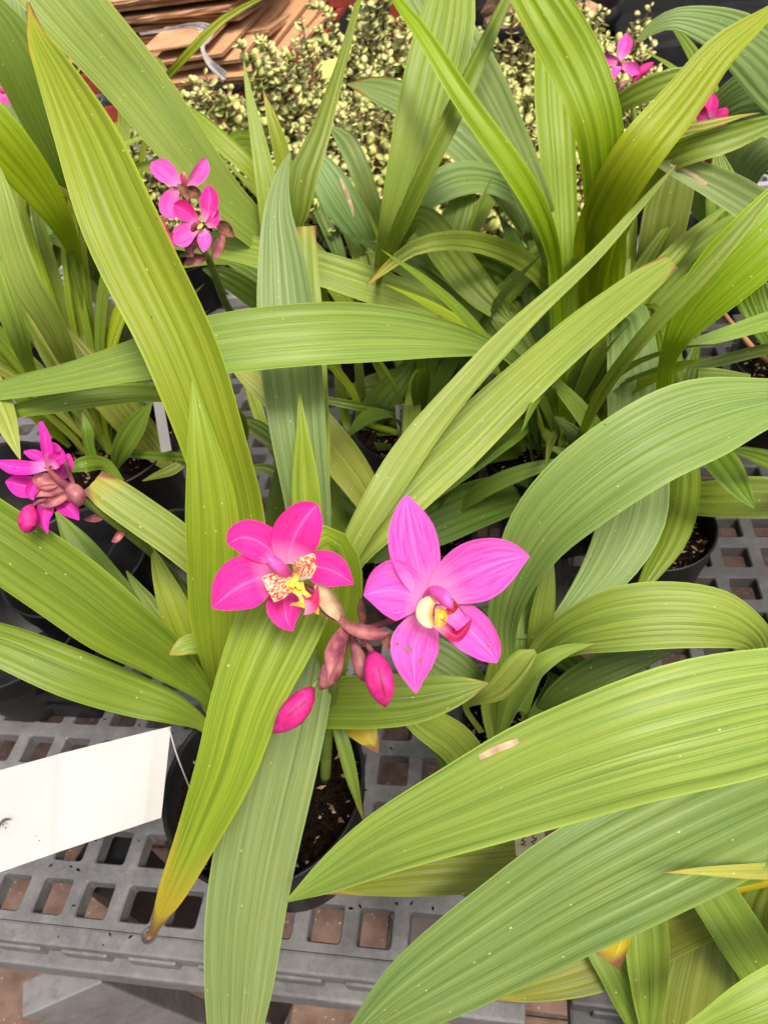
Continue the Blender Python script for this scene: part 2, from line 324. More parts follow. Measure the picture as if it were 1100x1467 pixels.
def blade(name, parent, ctrl, color, mat, view=True, tilt=0.0, twist=0.0, curl=0.10, pleat=0.0010, step=0.0078, ns=34, wav=0.0, nmin=9, nhint=None, rnd=None, bulge=0.0):
    """a leaf or petal: ctrl rows are world x, y, z, half width along the midrib. Folded lengthwise, arched across."""
    rnd = rnd or random
    S = spline(ctrl, ns); P = S[:, :3]; hw = np.maximum(S[:, 3], 0.00015)
    T = norm(np.gradient(P, axis=0))
    ref = norm(CAM - P) if nhint is None else np.broadcast_to(np.asarray(nhint, float), P.shape)
    side = norm(np.cross(T, ref))
    for i in range(1, len(side)):
        if side[i] @ side[i-1] < 0: side[i] = -side[i]
    for _ in range(3):
        side[1:-1] = norm(side[:-2] + 2*side[1:-1] + side[2:])
    nrm = norm(np.cross(side, T))
    flip = np.sign(np.sum(nrm*ref, 1).mean()) or 1.0
    nrm *= flip
    s = np.linspace(0, 1, ns)
    sg = 1.0
    if tilt and (side[:, 2].mean() > 0): sg = -1.0      # positive tilt turns the blade's face upwards
    ang = np.radians(sg*tilt + twist*(s-0.5))
    ca, sa = np.cos(ang)[:, None], np.sin(ang)[:, None]
    side2 = side*ca + nrm*sa; nrm2 = nrm*ca - side*sa
    hwt = hw / np.maximum(np.cos(ang), 0.5)
    hm = hwt.max()
    npl = max(2, int(round(2*hm/step)))
    nu = max(nmin, npl*4+1) if pleat > 0 else nmin
    u = np.linspace(-1, 1, nu)
    ph = rnd.random()*6.28
    uw = u + 0.10*np.sin(u*3.1+ph) + 0.04*np.sin(u*9.7+2*ph)
    tri = 2*np.abs(((uw*npl/2 + 0.25) % 1.0) - 0.5) - 0.5
    amp = np.array([0.55+0.45*math.sin(k*1.7+ph) for k in range(nu)])
    cross = tri*2*pleat*(0.35+0.65*amp)
    K = (hwt/hm)[:, None]
    L = np.concatenate([[0], np.cumsum(np.linalg.norm(np.diff(P, axis=0), axis=1))])
    edge = wav*np.sin(L[:, None]*55 + ph + (u[None] > 0)*1.9)*np.abs(u[None])**2
    off = curl*hwt[:, None]*(u[None]**2 - 0.35) + cross[None]*np.minimum(K*1.3, 1)*np.minimum(1, s*6)[:, None] + edge*K + bulge*hm*np.sin(s*math.pi)[:, None]
    off = off + hwt[:, None]*0.035*np.sin(u[None]*2.6 + ph + L[:, None]*14)
    V = P[:, None] + side2[:, None]*(u[None, :, None]*hwt[:, None, None]) + nrm2[:, None]*off[..., None]
    idx = np.arange(ns*nu).reshape(ns, nu)
    F = np.stack([idx[:-1, :-1], idx[:-1, 1:], idx[1:, 1:], idx[1:, :-1]], -1).reshape(-1, 4)
    uvv = np.stack([np.broadcast_to(u*hm, (ns, nu)), np.broadcast_to(L[:, None], (ns, nu))], -1).reshape(-1, 2)
    uvn = np.stack([np.broadcast_to((u+1)/2, (ns, nu)), np.broadcast_to(s[:, None], (ns, nu))], -1).reshape(-1, 2)
    o = mesh_obj(name, V.reshape(-1, 3), F, mat, parent, uvs={'vein': uvv, 'norm': uvn})
    o.color = color if len(color) == 4 else (*color, 0.0)
    return o
def px_ctrl(pts, k=1.0):
    out = []
    for x, y, wpx, d in pts:
        p, t = at(x, y, d); out.append([*p, wpx*t/FPX/2*k])
    return out
def tube(name, parent, pts, mat, seg=8, ns=None, smooth=True):
    """pts rows world x, y, z, radius"""
    S = spline(pts, ns or max(6, len(pts)*5)); P = S[:, :3]; r = S[:, 3]
    T = norm(np.gradient(P, axis=0)); a = norm(np.cross(T, [0.31, 0.52, 0.79])); b = np.cross(T, a)
    th = np.linspace(0, 2*math.pi, seg, endpoint=False)
    V = P[:, None] + r[:, None, None]*(a[:, None]*np.cos(th)[None, :, None] + b[:, None]*np.sin(th)[None, :, None])
    n = len(P); idx = np.arange(n*seg).reshape(n, seg); nx = np.roll(idx, -1, 1)
    F = np.stack([idx[:-1], nx[:-1], nx[1:], idx[1:]], -1).reshape(-1, 4).tolist() + [idx[0][::-1].tolist(), idx[-1].tolist()]
    return mesh_obj(name, V.reshape(-1, 3), F, mat, parent, smooth)
def px_tube(name, parent, pts, mat, **k):
    return tube(name, parent, px_ctrl(pts), mat, **k)
def box_vf(x0, x1, y0, y1, z0, z1):
    v = [(x, y, z) for z in (z0, z1) for y in (y0, y1) for x in (x0, x1)]
    return v, [(0,2,3,1), (4,5,7,6), (0,1,5,4), (2,6,7,3), (0,4,6,2), (1,3,7,5)]
def bevel_box(name, parent, x0, x1, y0, y1, z0, z1, mat, b=0.003, mtx=None, smooth=False):
    bm = bmesh.new()
    v, f = box_vf(x0, x1, y0, y1, z0, z1)
    vv = [bm.verts.new(p) for p in v]
    for q in f: bm.faces.new([vv[i] for i in q])
    bmesh.ops.recalc_face_normals(bm, faces=bm.faces)
    if b: bmesh.ops.bevel(bm, geom=list(bm.edges), offset=b, segments=2, affect='EDGES', profile=0.6)
    if mtx is not None: bm.transform(mtx)
    if parent is not None: bmesh.ops.translate(bm, verts=bm.verts, vec=[-a for a in root_offset(parent)])
    me = bpy.data.meshes.new(name); bm.to_mesh(me); bm.free(); me.materials.append(mat)
    if smooth: me.polygons.foreach_set('use_smooth', [True]*len(me.polygons))
    return link(bpy.data.objects.new(name, me), parent)
def lathe(name, parent, c, prof, mat, seg=40, smooth=True, kx=1.0):
    th = np.linspace(0, 2*math.pi, seg, endpoint=False)
    V = [(c[0]+r*math.cos(t), c[1]+r*math.sin(t), c[2]+z) for r, z in prof for t in th]
    F = []
    for i in range(len(prof)-1):
        for j in range(seg): F.append((i*seg+j, i*seg+(j+1) % seg, (i+1)*seg+(j+1) % seg, (i+1)*seg+j))
    return mesh_obj(name, V, F, mat, parent, smooth)

# ================================================================== SETTING
FLOOR = -0.72
ground = tag_surface(mesh_obj('ground', [(-60,-60,FLOOR-0.012), (60,-60,FLOOR-0.012), (60,60,FLOOR-0.012), (-60,60,FLOOR-0.012)], [(0,1,2,3)], M['sand'], smooth=False))
def make_pavers():
    protos = []
    for k in range(5):
        o = bevel_box('paver', ground, -0.148, 0.148, -0.098, 0.098, -0.06, 0, M['paver'], 0.005)
        protos.append(o.data); bpy.data.objects.remove(o)
    for j in range(13):
        for i in range(12):
            o = bpy.data.objects.new('paver', protos[random.randrange(5)]); link(o, ground)
            o.location = (-1.15 + i*0.302 + (j % 2)*0.151, -0.62 + j*0.202, FLOOR + random.uniform(-0.002, 0.002))
            o.rotation_euler = (random.uniform(-.006, .006), random.uniform(-.006, .006), random.choice((0, math.pi)) + random.uniform(-.006, .006))
make_pavers()

PX, PY = 0.042, 0.04469; HX, HY = 0.0306, 0.0313
def grating(name, parent, ox, oy, nx, ny, fine=True, mat='bench'):
    """moulded bench top: square holes with rounded corners through a slab"""
    def ring(x0, x1, y0, y1, r, k=3):
        pts = []
        for cx, cy, a0 in ((x1-r, y1-r, 0), (x0+r, y1-r, 90), (x0+r, y0+r, 180), (x1-r, y0+r, 270)):
            for q in range(k+1):
                a = math.radians(a0 + 90*q/k); pts.append((cx+r*math.cos(a), cy+r*math.sin(a)))
        return np.array(pts)
    k = 3 if fine else 1
    hole = ring(0, HX, 0, HY, 0.0035, k); hole2 = ring(0.0013, HX-0.0013, 0.0013, HY-0.0013, 0.0028, k)
    # the cell boundary carries the same number of points, pushed outwards to the cell's edge
    ax0, ax1, ay0, ay1 = -(PX-HX)/2, HX+(PX-HX)/2, -(PY-HY)/2, HY+(PY-HY)/2
    cellp = []
    for i, (x, y) in enumerate(hole):
        c = i // (k+1); q = i % (k+1)
        X = ax1 if c in (0, 3) else ax0; Y = ay1 if c in (0, 1) else ay0
        if q == 0: p = (X, y) if c in (0, 2) else (x, Y)
        elif q == k: p = (x, Y) if c in (0, 2) else (X, y)
        else: p = (X, Y)
        cellp.append(p)
    cellp = np.array(cellp); n = len(hole)
    rings = [(cellp, 0.0), (hole, 0.0), (hole2, -0.0016), (hole2, -0.017)]
    V0 = np.vstack([np.column_stack([p, np.full(n, z)]) for p, z in rings])
    F0 = []
    for a in range(len(rings)-1):
        for i in range(n): F0.append((a*n+i, a*n+(i+1) % n, (a+1)*n+(i+1) % n, (a+1)*n+i))
    F0 = np.array(F0)
    V, F = [], []; cnt = 0
    for j in range(ny):
        for i in range(nx):
            V.append(V0 + [ox+i*PX, oy+j*PY, 0]); F.append(F0+cnt); cnt += len(V0)
    return mesh_obj(name, np.vstack(V), np.vstack(F), M[mat], parent, smooth=False), (ox+ax0, ox+(nx-1)*PX+ax1, oy+ay0, oy+(ny-1)*PY+ay1)
def bench(label, ox, oy, nx, ny, fine=True, front=False, mat='bench'):
    b = thing('plant_bench', label, 'bench', (ox, oy, FLOOR))
    g, (x0, x1, y0, y1) = grating('grating', b, ox, oy, nx, ny, fine, mat)
    fw = 0.016
    for nm, q in (('frame_rail', (x0-fw, x1+fw, y0-fw, y0)), ('frame_rail', (x0-fw, x1+fw, y1, y1+fw)), ('frame_rail', (x0-fw, x0, y0, y1)), ('frame_rail', (x1, x1+fw, y0, y1))):
        e = 0.0001
        bevel_box(nm, b, q[0], q[1], q[2]+(0 if q[2] < y0 else e), q[3], -0.022, 0.0006, M[mat], 0.0025)
    if front:
        # notched drip edge and the deeper lower rail
        for i in range(int((x1-x0)/0.063)):
            bevel_box('drip_tab', b, x0+i*0.063, x0+i*0.063+0.044, y0-fw-0.0025, y0-fw+0.006, -0.027, -0.010, M[mat], 0.002)
        bevel_box('lower_rail', b, x0-fw, x1+fw, y0-fw-0.012, y0-fw+0.03, -0.058, -0.026, M[mat], 0.003)
    # two trestle legs each side
    for lx in (x0+0.1, x1-0.1):
        for ly in (y0+0.12, y1-0.12):
            bevel_box('leg', b, lx-0.03, lx+0.03, ly-0.03, ly+0.03, FLOOR, -0.034, M['steel'], 0.003)
    return b
b1 = bench('weathered grey grid bench the white tag lies across', -26*PX, 0.0, 36, 23, True, True, 'bench_left')
b2 = bench('dark grey grid bench beneath the broad drooping leaves', 11.55*PX, 0.0, 26, 23, True, True, 'bench_shade_tone')  # shade of the leaves is painted into this darker grey
bench('sunlit grey grid bench behind, carrying the succulents and cardboard', -26*PX, 24.6*PY, 36, 36, False, False, 'bench_sun_tone')  # sunlight on both rear benches is painted into their pale colour
bench('pale sunlit grid bench behind the pink single bloom', 11.55*PX, 24.6*PY, 26, 30, False, False, 'bench_sun_tone')
def obox(name, parent, a, b, wd, th, mat, up=(0,0,1), bev=0.002):
    """board from point a to point b, width wd, thickness th"""
    a, b = np.array(a), np.array(b); T = b-a; L = np.linalg.norm(T); T = T/L
    s = norm(np.cross(T, up)); n = np.cross(s, T)
    m = Matrix(((s[0], T[0], n[0], a[0]), (s[1], T[1], n[1], a[1]), (s[2], T[2], n[2], a[2]), (0,0,0,1)))
    return bevel_box(name, parent, -wd/2, wd/2, 0, L, -th/2, th/2, mat, bev, m)
sc0, _ = at(214, 1341, -.0006)
lathe('screw_recess', b1, (sc0[0], sc0[1], 0.0012), [(0.0068,-0.0004),(0.0066,0.0006),(0.0058,0.0008),(0.0052,0.0),(0.0045,-0.0003),(0.0001,-0.0003)], M['bench_shade_tone'], 24)
lathe('screw_head', b1, (sc0[0], sc0[1], 0.0012), [(0.0034,0.0),(0.0030,0.0010),(0.0016,0.0014),(0.0001,0.0008)], M['husk'], 16)
p0, _ = at(88, 1408, 0.66); p1, _ = at(330, 1500, 1.0)
obox('brace', b1, p0, p1, 0.075, 0.03, M['bench_left'], up=(0.25, -0.6, 0.75))
p0, _ = at(160, 1250, 0.72); obox('post', b1, (p0[0]+0.01, p0[1], -0.04), (p0[0]+0.01, p0[1], FLOOR), 0.06, 0.055, M['pot'], up=(0.3,1,0))

# ================================================================== POTS
def pot_parts(e, c, R, H, seg=44, soil=True, empty=False):
    """round nursery pot standing on the bench at c (z = 0), rim radius R, height H"""
    prof = [(R*0.72, 0), (R*0.74, 0.002), (R*0.93, H-0.028), (R*0.955, H-0.026), (R*0.97, H-0.004), (R, H-0.002), (R*1.004, H), (R*0.985, H+0.0015), (R*0.955, H-0.002), (R*0.92, H-0.03), (R*0.72, 0.004), (0.001, 0.004)]
    lathe('pot', e, (c[0], c[1], 0.001), prof, M['pot'], seg)
    if not soil: return
    zs = H-0.022
    rr = np.linspace(0.0005, R*0.945, 14); th = np.linspace(0, 2*math.pi, 40, endpoint=False)
    V = []; rs = np.random.RandomState(int(abs(c[0]*1000+c[1]*777)) % 9999)
    for r in rr:
        for t in th: V.append((c[0]+r*math.cos(t), c[1]+r*math.sin(t), zs+rs.normal(0, 0.0022)+0.006*(1-r/R)))
    F = [(i*40+j, i*40+(j+1) % 40, (i+1)*40+(j+1) % 40, (i+1)*40+j) for i in range(13) for j in range(40)]
    mesh_obj('soil', V, F, M['soil'], e, smooth=False)
    for nm, mat, cnt, s0, s1, sq in (('soil_crumbs', 'soil', 520, 0.0014, 0.0034, 0.8), ('bark_chips', 'chip', 150, 0.0014, 0.0046, 0.45), ('perlite', 'perl', 60, 0.0007, 0.0020, 0.9)):
        V, F = [], []
        for k in range(cnt):
            r = R*0.93*math.sqrt(rs.rand()); t = rs.rand()*6.283; s = rs.uniform(s0, s1)
            ctr = np.array([c[0]+r*math.cos(t), c[1]+r*math.sin(t), zs+0.006*(1-r/R)+s*0.4])
            a = rs.rand()*6.28; b0 = len(V)
            for dx, dy, dz in ((1,0,0), (-1,0,0), (0,sq,0), (0,-sq,0), (0,0,sq), (0,0,-sq)):
                q = np.array([dx, dy, dz])*s*rs.uniform(0.7, 1.3)
                V.append(ctr + [q[0]*math.cos(a)-q[1]*math.sin(a), q[0]*math.sin(a)+q[1]*math.cos(a), q[2]])
            F += [(b0+i, b0+j, b0+k2) for i, j, k2 in ((0,2,4), (2,1,4), (1,3,4), (3,0,4), (2,0,5), (1,2,5), (3,1,5), (0,3,5))]
        mesh_obj(nm, V, F, M[mat], e, smooth=False, kind='stuff')
PLANTS = {}
def plant(key, label, px, R, H=0.13, soil=True):
    c, _ = at(px[0], px[1], -(H-0.01))
    e = thing('potted_orchid', label, 'orchid', (c[0], c[1], 0.0))
    pot_parts(e, c, R, H, soil=soil)
    PLANTS[key] = (e, c, R, H); return e
plant('A', 'orchid in round black pot bearing two open magenta blooms and pink buds', (382, 1126), 0.079, 0.13)
plant('C', 'small potted orchid with a pale curled leaf tip and a broad arched leaf', (752, 1032), 0.055, 0.09)
plant('D', 'potted orchid with two hanging strap leaves beside the bark-filled pot', (932, 762), 0.060, 0.11)
plant('E', 'orchid clump of upright glowing yellow-green leaves with pink bloom', (800, 640), 0.085, 0.13)
plant('F', 'orchid in black pot holding a white handwritten label', (602, 606), 0.082, 0.13)
plant('H', 'orchid with a boldly pleated leaf behind the open blooms', (590, 790), 0.065, 0.10)
plant('P', 'orchid with pale upright leaves in front of the speckled succulents', (520, 455), 0.080, 0.12)
plant('L', 'young orchid shoots crowding a black pot with a plain white stake', (158, 648), 0.085, 0.13)
plant('Q', 'orchid whose pale leaf has a long brown scratch', (1150, 520), 0.080, 0.12)
plant('S', 'orchid with huge broad leaves reaching over the front of the bench', (1330, 1190), 0.085, 0.13)
plant('T', 'orchid with pale arching leaves in front of the black shade', (1060, 330), 0.080, 0.12)
plant('U', 'leafy orchid with dark backlit leaves standing near the cardboard', (60, 470), 0.080, 0.12)

# ------------------------------------------------------------------ traced leaves
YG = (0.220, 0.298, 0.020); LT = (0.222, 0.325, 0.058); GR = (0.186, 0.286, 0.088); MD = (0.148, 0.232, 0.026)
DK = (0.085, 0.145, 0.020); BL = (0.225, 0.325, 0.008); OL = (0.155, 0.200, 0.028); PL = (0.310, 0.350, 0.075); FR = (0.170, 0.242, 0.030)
LEAVES = [
 # plant, colour, brown tip, tilt, points base -> tip (pixel x, pixel y, pixel width, distance or -height)
 ('A', YG, .22,   12, [(345,1010,22,-.16),(348,880,66,.51),(335,740,86,.47),(303,620,92,.44),(260,500,104,.42),(198,370,110,.41),(166,300,106,.405),(125,200,90,.405),(77,100,52,.41),(52,50,26,.42),(40,2,4,.43)]),
 ('A', YG, 0,   10, [(318,1010,20,-.16),(310,950,40,.48),(306,880,66,.45),(307,800,76,.425),(303,720,70,.41),(288,620,36,.40),(276,545,3,.40)]),
 ('A', MD, 0,  -14, [(312,1040,14,-.15),(300,1003,20,.535),(239,945,62,.50),(170,897,90,.47),(98,842,100,.45),(0,775,100,.43),(-100,700,80,.42),(-200,630,30,.42),(-250,595,3,.43)]),
 ('A', FR, 0,    8, [(305,1060,12,-.15),(293,1041,16,.55),(245,1014,44,.53),(195,997,58,.52),(102,964,68,.50),(0,922,60,.49),(-100,890,35,.49),(-160,875,3,.50)]),
 ('A', MD, 0,  -10, [(312,1040,10,-.14),(280,980,22,.57),(230,925,42,.57),(165,850,48,.56),(112,780,36,.56),(80,733,4,.56)]),
 ('A', MD, 0,    0, [(310,1030,10,-.14),(275,960,20,.55),(225,880,24,.55),(195,840,14,.55),(181,818,2,.55)]),
 ('A', YG, 0,    8, [(310,1020,14,-.15),(280,955,34,.53),(253,880,44,.52),(230,820,24,.52),(217,782,2,.52)]),
 ('A', LT, .2,   12, [(318,1000,10,-.17),(300,935,22,.49),(278,922,30,.475),(258,928,24,.47),(243,938,6,.47)]),
 ('A', LT, .22,   12, [(340,1010,12,-.16),(330,860,35,.50),(268,787,52,.46),(200,737,53,.445),(158,708,50,.44),(133,690,40,.44)]),
 ('A', DK, 0,  -14, [(312,1040,8,-.14),(285,960,10,.54),(270,880,16,.54),(262,845,10,.545),(256,825,1,.55)]),
 ('A', YG, .55,   10, [(450,1080,14,-.13),(474,950,50,.47),(482,830,76,.415),(470,785,66,.385),(432,828,112,.375),(394,905,122,.37),(353,1000,104,.365),(321,1104,85,.37),(281,1200,62,.385),(247,1275,42,.40),(228,1315,22,.415),(216,1342,9,.43)]),
 ('A', GR, 0,  -16, [(455,1090,14,-.13),(470,1000,40,.52),(462,920,70,.47),(440,930,96,.45),(408,1050,116,.435),(372,1200,118,.435),(352,1320,113,.44),(341,1467,82,.455),(336,1560,40,.47),(333,1620,3,.48)]),
 ('A', FR, .1,    6, [(425,1080,16,-.13),(425,1020,50,.485),(470,1008,70,.465),(530,1006,76,.455),(590,1002,70,.45),(640,993,50,.448),(678,984,24,.448),(700,979,2,.45)]),
 ('A', PL, .9,   12, [(445,1075,10,-.13),(480,1030,26,.51),(510,1040,36,.495),(528,1055,32,.49),(541,1079,3,.49)]),
 ('A', MD, .3,    0, [(462,1085,8,-.13),(476,1020,14,.50),(490,1060,20,.49),(503,1110,18,.49),(514,1152,8,.495),(521,1178,1,.50)]),
 ('A', LT, .07,   12, [(448,1060,12,-.13),(478,900,18,.56),(500,808,36,.52),(542,750,60,.51),(600,687,74,.52),(652,640,74,.53),(750,546,62,.545),(850,459,52,.575),(925,401,40,.60),(962,374,26,.615)]),
 ('A', LT, .05,   14, [(448,1065,10,-.13),(470,880,14,.53),(505,780,34,.49),(550,705,46,.485),(605,622,44,.50),(675,540,36,.505),(750,460,28,.52),(850,368,17,.54),(920,290,11,.55),(968,236,2,.56)]),
 ('A', GR, 0,   12, [(440,1050,14,-.13),(447,860,34,.58),(443,740,62,.545),(430,640,76,.53),(419,535,86,.53),(410,440,82,.53),(404,370,65,.53),(398,300,38,.53),(407,240,14,.535),(416,218,2,.54)]),
 ('A', LT, .15,   12, [(450,1050,10,-.13),(458,800,24,.60),(452,640,40,.57),(446,500,42,.565),(440,420,38,.56),(438,370,34,.56),(437,324,30,.56)]),
 ('A', YG, 0,    0, [(445,1050,10,-.13),(444,800,34,.54),(440,735,42,.52),(437,680,36,.515),(433,620,18,.51),(428,558,2,.51)]),
 # long level leaf and its neighbours
 ('E', LT, 0,   12, [(800,640,10,-.14),(772,570,14,.80),(735,512,18,.66),(700,498,24,.60),(650,487,46,.55),(550,478,77,.50),(450,480,86,.475),(325,492,84,.47),(210,513,60,.475),(100,540,40,.49),(0,560,26,.51),(-60,577,2,.52)]),
 ('L', MD, 0,  -10, [(170,650,10,-.14),(330,650,16,.72),(330,585,20,.60),(225,563,24,.55),(150,565,32,.53),(80,576,30,.52),(0,594,13,.52),(-35,602,1,.53)]),
 ('E', LT, 0,   12, [(790,640,10,-.14),(745,540,18,.82),(690,480,22,.76),(620,440,42,.72),(540,412,49,.70),(460,385,48,.69),(380,364,42,.69),(310,350,34,.70),(250,346,20,.71),(205,350,2,.72)]),
 # top left
 ('P', LT, 0,   22, [(505,470,12,-.13),(450,430,26,.80),(378,340,46,.70),(320,285,60,.66),(255,200,76,.62),(185,110,88,.59),(112,25,98,.56),(40,-60,100,.54),(-60,-180,80,.52),(-130,-260,5,.52)]),
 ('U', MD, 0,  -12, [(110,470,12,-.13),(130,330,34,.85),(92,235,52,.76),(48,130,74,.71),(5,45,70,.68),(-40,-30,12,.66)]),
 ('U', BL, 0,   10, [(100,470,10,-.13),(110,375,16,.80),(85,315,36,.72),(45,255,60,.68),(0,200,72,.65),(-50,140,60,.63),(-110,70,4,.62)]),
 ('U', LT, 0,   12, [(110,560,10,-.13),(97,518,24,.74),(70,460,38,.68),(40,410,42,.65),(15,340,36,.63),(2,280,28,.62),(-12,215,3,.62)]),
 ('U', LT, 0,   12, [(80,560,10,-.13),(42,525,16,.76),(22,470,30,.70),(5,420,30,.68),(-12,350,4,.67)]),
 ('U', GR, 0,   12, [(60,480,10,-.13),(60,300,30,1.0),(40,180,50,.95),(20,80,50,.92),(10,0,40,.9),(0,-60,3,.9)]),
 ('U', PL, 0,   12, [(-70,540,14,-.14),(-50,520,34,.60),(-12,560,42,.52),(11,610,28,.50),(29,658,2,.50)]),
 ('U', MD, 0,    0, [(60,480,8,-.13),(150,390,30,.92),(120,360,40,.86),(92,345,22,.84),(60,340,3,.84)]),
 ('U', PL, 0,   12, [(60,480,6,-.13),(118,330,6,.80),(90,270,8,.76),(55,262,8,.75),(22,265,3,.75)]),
 # upper middle
 ('P', FR, 0,   18, [(495,480,8,-.13),(445,420,12,.66),(424,338,14,.58),(429,300,30,.56),(434,255,41,.55),(457,195,29,.55),(477,130,20,.555),(492,80,14,.56),(514,0,7,.57),(524,-28,1,.58)]),
 ('P', LT, 0,   12, [(480,480,8,-.13),(405,420,26,.74),(392,330,36,.68),(382,260,32,.66),(368,190,20,.655),(356,130,10,.65),(349,86,1,.65)]),
 ('P', YG, .2,    0, [(490,480,8,-.13),(425,330,20,.76),(402,212,23,.71),(388,165,14,.70),(377,128,1,.70)]),
 ('P', YG, 0,   10, [(480,480,8,-.13),(400,300,16,.84),(362,245,24,.80),(320,205,27,.79),(285,170,18,.79),(262,148,2,.79)]),
 ('P', MD, 0,    0, [(480,480,8,-.13),(390,300,14,.90),(362,205,30,.86),(335,205,28,.85),(312,232,4,.85)]),
 ('U', YG, 0,    0, [(180,430,6,-.13),(215,150,8,1.0),(237,112,9,.88),(270,75,11,.85),(315,30,10,.84),(362,2,6,.84),(400,-14,1,.84)]),
 ('U', LT, 0,   12, [(180,430,6,-.13),(180,160,20,1.1),(205,100,30,1.02),(225,95,26,1.0),(243,108,4,1.0)]),
 ('P', GR, 0,   12, [(540,470,8,-.13),(545,385,20,.88),(521,340,34,.80),(490,290,52,.77),(463,245,42,.76),(440,203,3,.76)]),
 ('P', GR, 0,   12, [(545,470,8,-.13),(548,350,20,.90),(530,285,27,.85),(510,230,30,.83),(491,196,25,.83),(473,182,5,.83)]),
 ('E', GR, .1,   12, [(790,600,10,-.13),(785,400,20,.88),(748,300,44,.80),(690,228,54,.77),(640,182,54,.76),(582,144,46,.76),(530,125,28,.77),(497,120,2,.78)]),
 ('P', LT, 0,   14, [(540,470,10,-.13),(545,385,20,.70),(560,330,38,.63),(585,250,64,.60),(606,170,80,.585),(626,90,86,.58),(641,20,78,.58),(650,-60,40,.585),(655,-110,3,.59)]),
 ('P', MD, 0,  -20, [(542,470,8,-.13),(545,392,9,.67),(570,330,22,.60),(605,255,27,.565),(650,160,27,.55),(690,75,23,.55),(723,3,14,.555),(738,-32,2,.56)]),
 ('E', BL, 0,   10, [(805,620,12,-.13),(800,420,16,.66),(782,325,26,.58),(745,255,34,.55),(660,135,29,.53),(600,40,21,.53),(565,-5,12,.54),(545,-40,1,.55)]),
 ('E', GR, 0,   12, [(805,620,12,-.13),(795,400,24,.74),(768,290,46,.66),(722,192,62,.63),(672,100,76,.61),(620,20,72,.60),(570,-60,40,.60),(545,-100,3,.60)]),
 ('E', YG, 0,   12, [(812,640,16,-.13),(810,540,34,.76),(807,450,40,.71),(806,370,42,.68),(802,280,46,.67),(797,200,52,.66),(792,120,54,.66),(793,40,46,.66),(800,-40,25,.66),(803,-90,2,.67)]),
 ('E', BL, 0,   10, [(838,640,16,-.13),(858,500,36,.76),(866,400,54,.70),(865,260,58,.56),(855,170,68,.52),(825,90,76,.51),(785,20,72,.50),(740,-50,50,.50),(700,-105,4,.50)]),
 ('E', BL, 0,   10, [(830,630,14,-.13),(834,480,32,.76),(846,380,52,.68),(872,290,64,.56),(920,212,68,.52),(975,145,62,.515),(1035,70,45,.51),(1090,25,22,.51),(1125,-5,2,.51)]),
 ('E', FR, 0,    0, [(850,600,10,-.13),(860,280,18,.78),(884,152,26,.70),(922,130,33,.68),(965,112,28,.67),(1015,95,2,.67)]),
 ('E', FR, 0,    8, [(850,620,10,-.13),(880,360,18,.72),(935,242,34,.65),(982,216,38,.62),(1040,199,37,.61),(1100,177,23,.61),(1160,155,3,.61)]),
 ('E', PL, .2,   12, [(850,620,6,-.13),(900,260,9,.68),(965,190,15,.61),(1020,177,12,.60),(1060,166,5,.60),(1088,161,1,.60)]),
 ('E', OL, 0,  -14, [(880,600,14,-.13),(920,440,28,.80),(943,360,58,.74),(958,290,62,.72),(972,235,50,.71),(985,170,24,.71),(990,130,2,.71)]),
 ('T', GR, .05,   12, [(1110,330,12,-.13),(1180,200,60,.85),(1112,105,78,.78),(1060,58,64,.76),(1010,34,44,.75),(962,27,25,.75),(930,42,16,.76),(908,62,1,.77)]),
 ('T', GR, 0,   12, [(1040,330,12,-.13),(1000,290,26,.98),(1025,175,46,.88),(1078,142,86,.83),(1140,152,92,.81),(1230,210,20,.81)]),
 ('T', GR, 0,   12, [(1060,330,12,-.13),(1045,300,40,.95),(1065,230,70,.90),(1110,190,80,.88),(1170,170,40,.88),(1200,165,3,.88)]),
 ('Q', GR, .05,   12, [(1180,540,14,-.13),(1215,420,30,.74),(1140,340,50,.66),(1082,297,48,.64),(1030,266,42,.63),(980,244,29,.63),(935,232,4,.64)]),
 ('Q', MD, 0,    0, [(1130,540,12,-.13),(1080,440,36,.86),(1050,350,56,.80),(1040,290,54,.78),(1032,245,30,.78),(1026,205,2,.78)]),
 ('Q', GR, 0,   12, [(1130,540,12,-.13),(1110,470,24,.90),(1060,380,36,.88),(1010,345,40,.88),(965,372,14,.90),(950,392,2,.90)]),
 ('D', BL, 0,   10, [(945,770,12,-.11),(950,560,20,.60),(965,492,32,.53),(988,450,62,.51),(1032,400,88,.49),(1090,345,97,.475),(1160,270,80,.47),(1220,200,20,.47)]),
 ('E', FR, 0,   10, [(822,650,8,-.13),(833,622,11,.66),(868,552,19,.55),(930,472,21,.49),(1000,398,25,.465),(1060,330,20,.455),(1115,265,3,.455)]),
 # right middle
 ('E', GR, 0,   12, [(835,640,10,-.13),(862,540,16,.82),(874,478,38,.73),(897,455,56,.69),(905,505,67,.67),(908,580,72,.66),(913,660,80,.64),(905,740,90,.62),(872,808,72,.61),(822,868,36,.60),(780,904,14,.60),(735,915,1,.60)]),
 ('D', MD, 0,   -8, [(915,740,10,-.11),(895,520,16,.80),(915,455,26,.73),(938,455,36,.70),(953,505,42,.69),(962,590,42,.69),(978,690,46,.67),(962,765,46,.645),(928,828,22,.63),(900,872,2,.625)]),
 ('C', GR, 0,   12, [(742,1020,14,-.10),(720,925,36,.56),(730,850,54,.51),(768,768,90,.475),(830,703,115,.455),(920,640,125,.445),(1010,598,118,.45),(1100,575,70,.46),(1160,572,40,.47),(1215,580,3,.48)]),
 ('C', LT, 0,   14, [(750,1020,12,-.10),(768,950,34,.56),(812,910,60,.52),(880,888,90,.495),(960,880,95,.485),(1030,886,84,.485),(1072,905,56,.50),(1092,930,36,.53),(1098,975,10,.57)]),
